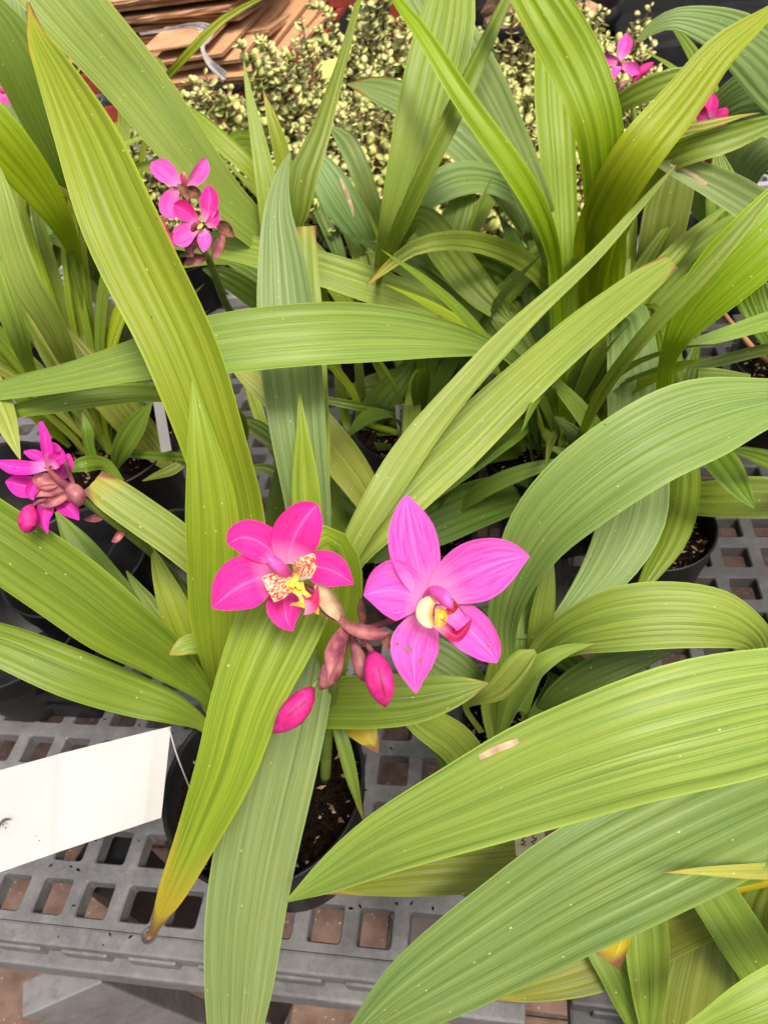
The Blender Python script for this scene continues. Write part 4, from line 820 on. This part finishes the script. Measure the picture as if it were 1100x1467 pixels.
f6 = blob('flower', eT, [(1017,182,6,.865),(1016,174,8,.86),(1015,170,4,.855)], 'ped'); f6['label'] = 'pink bloom among pale arching leaves'
for nm, pts in (('sepal', [(1016,172,6,0),(1016,156,22,3),(1018,144,20,4),(1020,132,3,4)]), ('petal', [(1014,172,6,0),(1002,165,24,2),(995,160,20,3),(989,152,4,3)]), ('petal', [(1019,172,6,0),(1030,166,18,2),(1037,160,15,3),(1041,154,3,3)]), ('sepal', [(1016,176,6,0),(1024,180,14,1),(1034,178,8,1),(1040,176,2,1)])):
    petal(f6, nm, pts, .86, HOT, .3)
for pts in ([(1030,235,5,.84),(1012,228,12,.835),(1002,232,10,.835),(995,230,2,.835)], [(1034,240,5,.84),(1022,238,12,.835),(1010,232,10,.835),(1006,222,2,.835)]):
    blade('husk', eT, px_ctrl(pts), (1,1,1,0), M['husk'], curl=.8, pleat=0, ns=12, nmin=7)
eU = PLANTS['U'][0]
px_tube('flower_stalk', eU, [(110,480,8,-.11),(95,360,9,.88),(62,240,8,.80),(38,170,6,.77),(10,135,4,.76)], M['stem'])
f7 = blob('flower', eU, [(10,136,6,.76),(4,130,9,.757),(0,126,4,.755)], 'bud'); f7['label'] = 'bloom half hidden by a leaf at the end of its stalk'
for pts in ([(5,128,5,0),(10,120,12,2),(14,114,3,3)], [(4,132,5,0),(10,142,13,2),(16,150,3,3)], [(2,130,5,0),(-8,124,14,2),(-18,120,3,3)], [(2,132,5,0),(-4,146,13,2),(-10,156,3,3)]): petal(f7, 'petal', pts, .757, VIO, .3)

# ================================================================== LABELS AND TAGS
def sheet(name, parent, corners, th, mat, seg=10, bow=0.0, kink=0.0):
    """thin four-cornered tag with real thickness, bowed across its middle; corners world, in order"""
    a, b, c, d = [np.array(q, float) for q in corners]
    n = norm(np.cross(b-a, d-a)); 
    if n[2] < 0: n = -n
    V = []
    for side in (1, -1):
        for i in range(seg+1):
            for j in range(4):
                s, t = i/seg, j/3
                p = (a*(1-t)+d*t)*(1-s) + (b*(1-t)+c*t)*s
                V.append(p + n*(bow*math.sin(math.pi*s) + kink*(math.exp(-((s-.42)/.035)**2) - .7*math.exp(-((s-.66)/.035)**2) + .6*math.exp(-((s-.90)/.03)**2)) + side*th/2))
    m = (seg+1)*4; F = []
    for i in range(seg):
        for j in range(3):
            q = (i*4+j, i*4+j+1, (i+1)*4+j+1, (i+1)*4+j); F.append(q); F.append(tuple(m+x for x in q[::-1]))
        F.append((i*4, (i+1)*4, m+(i+1)*4, m+i*4)); F.append((i*4+3, m+i*4+3, m+(i+1)*4+3, (i+1)*4+3))
    for j in range(3): F.append((j, m+j, m+j+1, j+1)); F.append((seg*4+j, seg*4+j+1, m+seg*4+j+1, m+seg*4+j))
    return mesh_obj(name, V, F, mat, parent, smooth=False), n
def scrawl(parent, o, ux, uy, n, w, h, mat, rows=1, seed=1, r=0.00035):
    """handwriting: a wandering pen line per row"""
    rnd = random.Random(seed)
    for k in range(rows):
        pts = []; m = int(w/0.0011)
        for i in range(m):
            q = o + ux*(w*i/m + rnd.uniform(-.0006, .0006)) + uy*(-k*h + rnd.uniform(-.45, .45)*h*0.62) + n*0.0006
            pts.append([*q, r])
        tube('handwriting', parent, pts, mat, seg=4, ns=m*3)
ca, cb, cc, cdn = at(-22,1110,.500)[0], at(245,1041,.520)[0], at(231,1172,.505)[0], at(-22,1258,.475)[0]
tg = thing('hanging_tag', 'long blank white plastic tag with a small printed emblem', 'tag', at(231,1172,-.001)[0])
sh, nn = sheet('tag_strip', tg, (ca, cb, cc, cdn), 0.0005, M['white'], 60, 0.005, 0.0011)
if nn @ (CAM-ca) < 0: nn = -nn
px_tube('string', tg, [(242,1043,2.6,.517),(252,1078,2.4,.515),(268,1120,2.2,.535),(276,1140,2,-.115)], M['white'], seg=5)
def emblem():
    o, t = at(9, 1182, .4835); ux = norm(cb-ca); uy = norm(np.cross(nn, ux)); o = o + nn*0.0012
    k = t/FPX
    V, F = [], []
    th = np.linspace(RAD(20), RAD(215), 14)
    for i, a in enumerate(th):                      # dark crescent
        ro, ri = 9*k, (9 - 4.2*math.sin(i/13*math.pi))*k
        V += [o + ux*ro*math.cos(a) + uy*ro*math.sin(a), o + ux*ri*math.cos(a) + uy*ri*math.sin(a)]
        if i: F.append((2*i-2, 2*i-1, 2*i+1, 2*i))
    mesh_obj('emblem', V, F, M['ink'], tg, smooth=False)
    for i in range(22):                             # ring of tiny print
        a = i/22*6.283; c = o + (ux*math.cos(a) + uy*math.sin(a))*13*k
        q = [c + (ux*math.cos(a+b) + uy*math.sin(a+b))*0.8*k for b in (0, 1.57, 3.14, 4.71)]
        mesh_obj('emblem_print', q, [(0,1,2,3)], M['grey'], tg, smooth=False)
    for dx, dy, s in ((-3, 1, 1.0), (2, 1, .9), (0, -4, 1.3), (44, -33, 1.0), (40, -26, .8)):
        c = o + ux*dx*k*1.0 - uy*dy*k*(-1)
        q = [c + (ux*math.cos(b) + uy*math.sin(b))*s*k for b in (0, 1.05, 2.1, 3.14, 4.2, 5.2)]
        mesh_obj('emblem_mark', q, [tuple(range(6))], M['ink'], tg, smooth=False)
emblem()
def stake(label, corners, mat, rows, seed, base, wr=0.7):
    e = thing('pot_label', label, 'plant label', base)
    s, n = sheet('label_strip', e, corners, 0.0009, M[mat], 6)
    if n @ (CAM-np.array(corners[0])) < 0: n = -n
    a, b, c, d = [np.array(q) for q in corners]
    if rows:
        ux = norm(b-a); uy = norm(a-d); L = np.linalg.norm(b-a); W_ = np.linalg.norm(a-d)
        scrawl(e, a + ux*L*0.12 - uy*W_*0.28, ux, uy, n, L*wr, W_*0.36, M['ink'], rows, seed)
    return e
stake('white label with two lines of handwriting, pushed into dark soil', [at(566,580,.80)[0], at(570,634,.84)[0], at(595,630,.84)[0], at(592,578,.80)[0]], 'white', 2, 3, at(582,630,-.11)[0], .8)
stake('beige rounded label with faint handwriting, wedged between broad leaves', [at(736,1190,.425)[0], at(739,1226,.435)[0], at(782,1220,.435)[0], at(779,1184,.425)[0]], 'beige', 2, 8, at(760,1220,-.01)[0], .55)
stake('plain dirty white stake leaning out of a pot of young shoots', [at(219,572,.735)[0], at(231,648,.77)[0], at(246,645,.77)[0], at(233,570,.735)[0]], 'white', 0, 8, at(238,645,-.115)[0])

# ================================================================== BLACK POTS, TRAY (left)
def loose_pot(label, px, R, H):
    c, _ = at(px[0], px[1], -H); e = thing('nursery_pot', label, 'pot', (c[0], c[1], 0)); pot_parts(e, c, R, H, soil=False); return e
loose_pot('empty black pot below the pink truss', (108, 800), 0.078, 0.125)
loose_pot('empty black pot at the end of the long mid-green leaf', (-20, 700), 0.085, 0.14)
loose_pot('empty black pot standing beside the black tray', (10, 890), 0.085, 0.10)
loose_pot('black pot wedged behind the cut yellowed leaf', (235, 790), 0.065, 0.10)
tr = thing('nursery_tray', 'black plastic tray with a ribbed rim on the bench', 'tray', (*at(60, 1000, -.0)[0][:2], 0))
tx, ty = at(146, 1030, -.002)[0][:2]
for nm, q in (('side_wall', (tx-0.50, tx, ty, ty+0.006, 0.002, 0.052)), ('side_wall', (tx-0.006, tx, ty+0.006, ty+0.24, 0.002, 0.052)), ('side_wall', (tx-0.50, tx, ty+0.24, ty+0.246, 0.002, 0.052)), ('rim', (tx-0.504, tx+0.006, ty-0.008, ty+0.004, 0.050, 0.060)), ('rib', (tx-0.50, tx+0.001, ty-0.004, ty+0.001, 0.026, 0.031)), ('floor_sheet', (tx-0.50, tx, ty+0.006, ty+0.24, 0.002, 0.006))):
    bevel_box(nm, tr, *q, M['pot'], 0.0012)

# ================================================================== VARIEGATED SUCCULENTS
def succulent(label, px, d, rad, hgt, nst, seed, leaf=0.0062, pale=0.5, pot=True):
    rnd = random.Random(seed); rs = np.random.RandomState(seed)
    top, _ = at(px[0], px[1], d)
    c = np.array([top[0], top[1]+rad*0.25, 0.0])
    e = thing('jade_bush', label, 'succulent', c)
    if pot: pot_parts(e, c, min(rad*0.62, 0.085), 0.10, 28)
    zc = max(0.10, top[2]-hgt*0.45)
    LV, LF, UV = [], [], []
    for s in range(int(nst*1.75)):
        a = rnd.random()*6.283; el = math.asin(rnd.uniform(0.05, 1.0)); rr = rnd.uniform(0.75, 1.15)
        end = np.array([c[0]+rad*rr*math.cos(a)*math.cos(el)*1.15, c[1]+rad*rr*math.sin(a)*math.cos(el), zc+hgt*(1.5 if rnd.random() < .25 else 1.05)*rr*math.sin(el) - 0.03*rnd.random()])
        b = c + [rnd.uniform(-.03, .03), rnd.uniform(-.03, .03), 0.09]
        midp = (b*0.5+end*0.5) + [0, 0, rnd.uniform(0.0, 0.05)]
        pts = [[*b, .0036], [*midp, .0027], [*(midp*0.35+end*0.65 + rs.normal(0, .012, 3)), .0021], [*end, .0010]]
        tube('stem', e, pts, M['sstem'], seg=5, ns=9)
        S = spline(pts, 60)[:, :3]; L = np.concatenate([[0], np.cumsum(np.linalg.norm(np.diff(S, axis=0), axis=1))])
        n = int(L[-1]*0.80/0.0085)
        pl0 = rnd.random()
        for k in range(n):
            t = L[-1]*(0.20+0.80*(k+rnd.random()*0.5)/n)
            p = np.array([np.interp(t, L, S[:, q]) for q in range(3)]); p2 = np.array([np.interp(min(t+.004, L[-1]), L, S[:, q]) for q in range(3)])
            T = norm(p2-p + 1e-6); u0 = norm(np.cross(T, [0.2, 0.3, 0.9])); v0 = np.cross(T, u0)
            ph = (k % 2)*1.571 + rnd.uniform(-.5, .5)
            for sgn in (1, -1):
                o = (u0*math.cos(ph) + v0*math.sin(ph))*sgn; o = norm(o + T*rnd.uniform(.1, .9) + rs.normal(0, .22, 3))
                sd_ = norm(np.cross(o, T)); nn_ = np.cross(sd_, o)
                if nn_[2] < 0: nn_ = -nn_
                nn_ = norm(nn_*0.6 + np.array([0.05, -0.35, 0.8]) + rs.normal(0, .45, 3)); o = norm(o - nn_*(o @ nn_)); sd_ = np.cross(nn_, o)
                r = leaf*rnd.uniform(.65, 1.25)*(1 if k < n-2 else .7); r *= 1.22; ctr = p + o*(r*1.05); b0 = len(LV); pl = min(1, max(0, pl0*pale*1.4 + rnd.uniform(-.2, .25)))
                LV.append(ctr - nn_*r*0.05); UV.append((0.0, pl))
                for q in range(8):
                    w_ = q/8*6.283; LV.append(ctr + o*(r*1.12*math.cos(w_)) + sd_*(r*0.95*math.sin(w_)) + nn_*r*0.07); UV.append((1.0, pl))
                LV.append(ctr - nn_*r*0.16); UV.append((0.3, pl))
                for q in range(8):
                    LF.append((b0, b0+1+q, b0+1+(q+1) % 8)); LF.append((b0+9, b0+1+(q+1) % 8, b0+1+q))
    mesh_obj('leaves', LV, LF, M['succ'], e, smooth=True, kind='stuff', uvs={'norm': UV})
SUC = [
 ('cream speckled succulent spilling below the flattened cardboard', (285,185), 1.30, .16, .15, 46, .0066, .6),
 ('succulent with trailing purple stems beside the fanned cardboard', (400,165), 1.28, .15, .15, 46, .0066, .7),
 ('succulent bush growing by the yellow card', (480,200), 1.18, .15, .15, 46, .0064, .8),
 ('tall succulent with red stems by the red post', (530,95), 1.45, .17, .18, 50, .0068, .8),
 ('succulent clump tucked behind the dark upright leaf tip', (520,255), 1.06, .13, .13, 40, .0062, .7),
 ('shaded greener succulent in a black pot under arching leaves', (680,305), 1.00, .10, .10, 34, .0072, .1),
 ('succulent crowding the foot of the black bucket', (735,120), 1.38, .15, .15, 46, .0066, .8),
 ('succulent half hidden behind the long yellow-green strap', (690,200), 1.24, .13, .14, 42, .0066, .7),
 ('succulent with one sprig reaching up past the bucket rim', (850,95), 1.42, .14, .16, 40, .0066, .8),
 ('succulent low behind the orchid stems', (770,260), 1.12, .11, .12, 34, .0064, .7),
 ('succulent sprawling in shade behind the lowest bloom truss', (215,270), 1.2, .12, .12, 30, .0064, .4),
 ('succulent at the base of the pink-flowered clump', (920,170), 1.22, .12, .12, 34, .0064, .6),
]
for i, (lb, px, d, rad, hg, ns_, lf, pl) in enumerate(SUC): succulent(lb, px, d, rad, hg, ns_, 40+i, lf, pl)

# ================================================================== BACKGROUND CLUTTER
def card(label, p, sx, sy, th, rot, group=None, bend=0.0, seed=0):
    """one flattened box: two liners with a corrugated edge between"""
    rnd = random.Random(seed)
    e = thing('cardboard_box', label, 'cardboard', p, group); 
    m = Matrix.Translation([0,0,0]) @ rot.to_4x4()
    nx = 14
    def face(nm, z0, z1):
        V, F = [], []
        for zz in (z0, z1):
            for j in (0, 1):
                for i in range(nx+1):
                    x = (i/nx-.5)*sx + (rnd.uniform(-.003,.003)); y = (j-.5)*sy + (rnd.uniform(-.004,.004))
                    q = m @ Vector((x, y, zz + bend*math.sin(i/nx*math.pi))); V.append(np.array(p)+np.array(q))
        k = nx+1
        for i in range(nx):
            F += [(i, i+1, k+i+1, k+i), (2*k+i, 3*k+i, 3*k+i+1, 2*k+i+1), (i, 2*k+i, 2*k+i+1, i+1), (k+i, k+i+1, 3*k+i+1, 3*k+i)]
        F += [(0, k, 3*k, 2*k), (nx, 2*k+nx, 3*k+nx, k+nx)]
        return mesh_obj(nm, V, F, M['card'], e, smooth=False)
    face('liner', th*.55, th); face('liner', 0, th*.42)
    V, F = [], []
    nf = 60
    for i in range(nf+1):
        x = (i/nf-.5)*sx*.985; z = th*(.42 + (.13 if i % 2 else 0))
        for y in (-.5, .5):
            q = m @ Vector((x, y*sy*.985, z + bend*math.sin(i/nf*math.pi))); V.append(np.array(p)+np.array(q))
        if i: F.append((2*i-2, 2*i-1, 2*i+1, 2*i))
    mesh_obj('flute', V, F, M['card'], e, smooth=False)
from mathutils import Euler
base_c, _ = at(285, 78, 1.95)
crt = thing('crate', 'low red crate carrying the flattened boxes', 'crate', (base_c[0]-0.05, base_c[1]+0.30, 0.0))
zb = base_c[2]-0.012
for k in range(3):
    z0 = zb - 0.05 - k*0.085
    if z0 > 0.0: bevel_box('slat', crt, base_c[0]-0.65, base_c[0]+0.33, base_c[1]-0.01, base_c[1]+0.01, z0, z0+0.05, M['red'], 0.003)
for sx_ in (-0.63, 0.31): bevel_box('post', crt, base_c[0]+sx_-0.012, base_c[0]+sx_+0.012, base_c[1]+0.012, base_c[1]+0.04, 0.002, zb-0.002, M['red'], 0.002)
bevel_box('deck', crt, base_c[0]-0.65, base_c[0]+0.33, base_c[1]+0.042, base_c[1]+0.6, zb-0.02, zb-0.003, M['red'], 0.003)
names = ['lowest', 'second', 'third', 'fourth', 'fifth', 'sixth', 'seventh', 'eighth', 'ninth', 'tenth', 'eleventh', 'twelfth']
rnd = random.Random(21); z = zb
for k in range(12):
    th = rnd.uniform(0.009, 0.017)
    card('flattened cardboard box lying level, %s of its stack counted from the crate' % names[k], (base_c[0]-0.14+rnd.uniform(-.05, .05), base_c[1]+0.26+rnd.uniform(-.03, .03), z), 0.72+rnd.uniform(-.1, .1), 0.5, th, Euler((rnd.uniform(-.015, .015), rnd.uniform(-.03, .03), RAD(-8)+rnd.uniform(-.06, .06))).to_matrix(), 'flattened boxes in the level stack', rnd.uniform(-.004, .010), k)
    z += th + rnd.uniform(0.002, 0.008)
FAN = [  # right edge foot, right edge top, left foot: photograph pixels
 ('lowest and farthest out of the slide', (388,106),(492,-2),(262,120)), ('resting on the lowest', (374,112),(472,-2),(250,126)), ('with a torn lower corner', (356,108),(446,-4),(232,122)),
 ('in the middle of the slide', (344,84),(416,-6),(238,100)), ('second from the top of the slide', (318,76),(396,-8),(214,92)), ('topmost, against the level stack', (296,58),(362,-10),(200,74))]
for k, (nm, br, trr, bl) in enumerate(FAN):
    d0 = 1.86 - k*0.016; d1 = d0 + 0.20
    tl = (trr[0]-(br[0]-bl[0])*0.9, trr[1]+12)
    e = thing('cardboard_box', 'cardboard sheet slid out at a slant, ' + nm, 'cardboard', at(*br, d0)[0], 'fanned cardboard sheets')
    cs = [at(*bl, d0+.03)[0], at(*br, d0)[0], at(*trr, d1)[0], at(*tl, d1+.03)[0]]
    o1, n1 = sheet('liner', e, cs, 0.0022, M['card'], 8, random.uniform(-.004, .008))
    o2, n2 = sheet('liner', e, [c_ - n1*0.0058 for c_ in cs], 0.0022, M['card'], 8, 0.002)
    ux = norm(cs[1]-cs[0]); Lw = np.linalg.norm(cs[1]-cs[0])
    V, F = [], []
    for i in range(61):
        q = cs[0]*(1-i/60)+cs[1]*i/60 - n1*(0.0016 + (0.0026 if i % 2 else 0.0)); q2 = cs[3]*(1-i/60)+cs[2]*i/60 - n1*(0.0016 + (0.0026 if i % 2 else 0.0))
        V += [q, q2]
        if i: F.append((2*i-2, 2*i-1, 2*i+1, 2*i))
    mesh_obj('flute', V, F, M['card'], e, smooth=False)
# crumpled clear film hanging from the stack
def film():
    pts = [(200,48,3,1.74),(240,42,4,1.73),(275,36,7,1.72),(298,44,16,1.70),(290,66,6,1.69),(300,88,9,1.67),(322,110,14,1.66)]
    o = blade('plastic_wrap', None, px_ctrl(pts), (1,1,1,0), M['film'], curl=.5, pleat=0.005, step=0.008, ns=80, wav=0.010)
    tag(o, 'crumpled clear plastic wrap strip dangling over the cardboard', 'plastic wrap')
film()
# bucket with brown paper
bc, _ = at(778, 30, 1.66)
bk = thing('bucket', 'round black bucket stuffed with brown paper', 'bucket', (bc[0], bc[1]+0.12, 0.0))
bz = bc[2]; R_ = 0.185
lathe('body', bk, (bc[0], bc[1]+0.12, 0.001), [(R_*.78, 0), (R_*.97, bz-0.03), (R_*1.03, bz-0.028), (R_*1.05, bz), (R_*1.0, bz+0.004), (R_*.96, bz-0.004), (R_*.76, 0.01), (0.001, 0.01)], M['pot'], 48)
for k in range(4):
    a = [0.4, 2.0, 3.3, 5.0][k]
    V, F = [], []; nu, nv = 10, 12; rs = np.random.RandomState(k+3)
    c0 = np.array([bc[0]+0.07*math.cos(a), bc[1]+0.12+0.07*math.sin(a), bz-0.06])
    for i in range(nv):
        for j in range(nu):
            r = 0.075*(1+0.25*math.sin(j*2.1+i)*0.6 + rs.normal(0, .05)); t = j/nu*6.283
            V.append(c0 + [r*math.cos(t)*(1-.35*i/nv), r*0.7*math.sin(t), 0.22*i/nv*(0.8+.1*k) + rs.normal(0, .004)])
    for i in range(nv-1):
        for j in range(nu): F.append((i*nu+j, i*nu+(j+1) % nu, (i+1)*nu+(j+1) % nu, (i+1)*nu+j))
    F.append(tuple((nv-1)*nu+j for j in range(nu)))
    o = mesh_obj('paper_bag', V, F, M['paper'], None, smooth=False)
    tag(o, 'crumpled brown paper bag standing in the black bucket', 'paper bag', 'paper bags in the bucket')
# red post, yellow card, small orange label
p, _ = at(572, 30, 1.75)
o = bevel_box('post', None, p[0]-0.022, p[0]+0.022, p[1], p[1]+0.03, 0.001, 0.62, M['red'], 0.003); tag(o, 'square red post behind the succulents', 'post')
p, _ = at(620, -30, 1.95)
o = bevel_box('plank', None, p[0]-0.30, p[0]+0.35, p[1], p[1]+0.02, p[2]-0.035, p[2]+0.09, M['red'], 0.003); tag(o, 'red plank behind the bucket', 'plank')
o, _n = sheet('price_card', None, [at(462,88,1.22)[0], at(462,112,1.22)[0], at(484,108,1.22)[0], at(484,82,1.22)[0]], .0008, M['yel'], 4); tag(o, 'small yellow card stuck among the succulents', 'card')
o, _n = sheet('pot_sticker', None, [at(104,380,1.05)[0], at(106,412,1.05)[0], at(132,408,1.05)[0], at(130,378,1.05)[0]], .0008, simple('salmon_label', (.72,.16,.08), (.80,.22,.12), 60, .5), 4); tag(o, 'salmon coloured label glimpsed between thin leaf bases', 'label')
# dark backdrop: black sheet and block added where the background is only shade
sc_, _ = at(960, 60, 2.3)
bevel_box_o = bevel_box('dark_backdrop', None, sc_[0]-0.62, sc_[0]+1.6, sc_[1]+0.15, sc_[1]+0.16, 0.004, 1.1, M['dark'], 0.002); tag(bevel_box_o, 'black sheet added for the dark shade behind the flowers', 'backdrop')
sb_, _ = at(950, 195, -.004)
o = bevel_box('dark_block', None, sb_[0]-0.10, sb_[0]+0.34, sb_[1]+0.1, sb_[1]+0.40, 0.004, 0.17, M['pot'], 0.01); tag(o, 'black block added for shade in front of the dark backdrop', 'box')  # block added to darken the gap where far grating showed
px_tube('vine_stem', None, [(1030,440,5,.74),(1062,480,8,.72),(1085,505,8,.71),(1108,522,7,.71),(1140,560,6,.72)], M['orange']); tag(bpy.data.objects['vine_stem'], 'curved orange-brown woody stem between green leaves', 'stem')
o = bevel_box('wall', None, -6, 6, 5.0, 5.1, FLOOR, 3.0, M['dark'], 0.01); tag(o, 'dark wall closing off the growing area', 'wall')

# ------------------------------------------------------------------ scars on leaves and litter on the bench
from mathutils.bvhtree import BVHTree
def scar(plant_key, idx_px, pts, mat, name='scar', pool=None):
    """a dry scar lying on whichever leaf of the plant is met first along these sight lines"""
    e = PLANTS[plant_key][0]; off = Vector(e.location)
    r0 = Vector(ray(*idx_px)); best = None
    for o in (pool or [c for c in e.children if c.name.startswith('leaf')]):
        t = BVHTree.FromPolygons([v.co + off for v in o.data.vertices], [p.vertices[:] for p in o.data.polygons])
        h = t.ray_cast(Vector(CAM), r0.normalized())
        if h[0] is not None and (best is None or h[3] < best[0]): best = (h[3], o, t)
    if best is None: return
    ctrl = []
    for x, y, w_ in pts:
        r = Vector(ray(x, y)); h = best[2].ray_cast(Vector(CAM), r.normalized())
        if h[0] is None: return
        p = h[0] - r.normalized()*0.0009; t = h[3]/r.length
        ctrl.append([*p, w_*t/FPX/2])
    o = blade(name, None, ctrl, (1,1,1,0), M[mat], pleat=0, curl=0.0, ns=14, nmin=5)
    o.parent = best[1]; o.location = -off
scar('S', (715,1073), [(686,1086,7),(698,1080,9),(716,1072,10),(732,1066,9),(742,1061,7)], 'tan')
scar('Q', (985,250), [(960,236,3),(985,247,7),(1012,264,4)], 'tan')
scar('P', (497,285), [(487,255,3),(496,275,6),(503,295,5),(506,310,2)], 'tan')
for x, y, r in ((585,930,9), (569,923,5), (603,946,5), (577,958,3), (701,925,4), (668,905,3)):
    scar('A', (x, y), [(x-r*.5, y-r*.35, r*.35), (x, y, r), (x+r*.5, y+r*.35, r*.35)], 'ped', 'fleck', [c for c in f2.children if c.name.startswith('sepal')])
def litter():
    rs = np.random.RandomState(5); V, F = [], []
    for k in range(170):
        i, j = rs.randint(0, 11), rs.randint(0, 9)
        if rs.rand() < .5: x, y = i*PX - (PX-HX)/2 + rs.normal(0, .003), rs.uniform(-.02, .4)
        else: x, y = rs.uniform(0, .42), j*PY - (PY-HY)/2 + rs.normal(0, .003)
        s_ = rs.uniform(.0006, .0020); a = rs.rand()*6.28; b0 = len(V); c = np.array([x, y, 0.0006+s_*.4])
        for dx, dy, dz in ((1.6,0,0), (-1.3,0,0), (0,.6,0), (0,-.6,0), (0,0,.4), (0,0,-.4)):
            V.append(c + [s_*(dx*math.cos(a)-dy*math.sin(a)), s_*(dx*math.sin(a)+dy*math.cos(a)), s_*dz])
        F += [(b0+p, b0+q, b0+r) for p, q, r in ((0,2,4), (2,1,4), (1,3,4), (3,0,4), (2,0,5), (1,2,5), (3,1,5), (0,3,5))]
    o = mesh_obj('litter', V, F, M['soil'], None, smooth=False, kind='stuff'); tag(o, 'tiny bits of bark and grit scattered over the bench', 'litter')
litter()
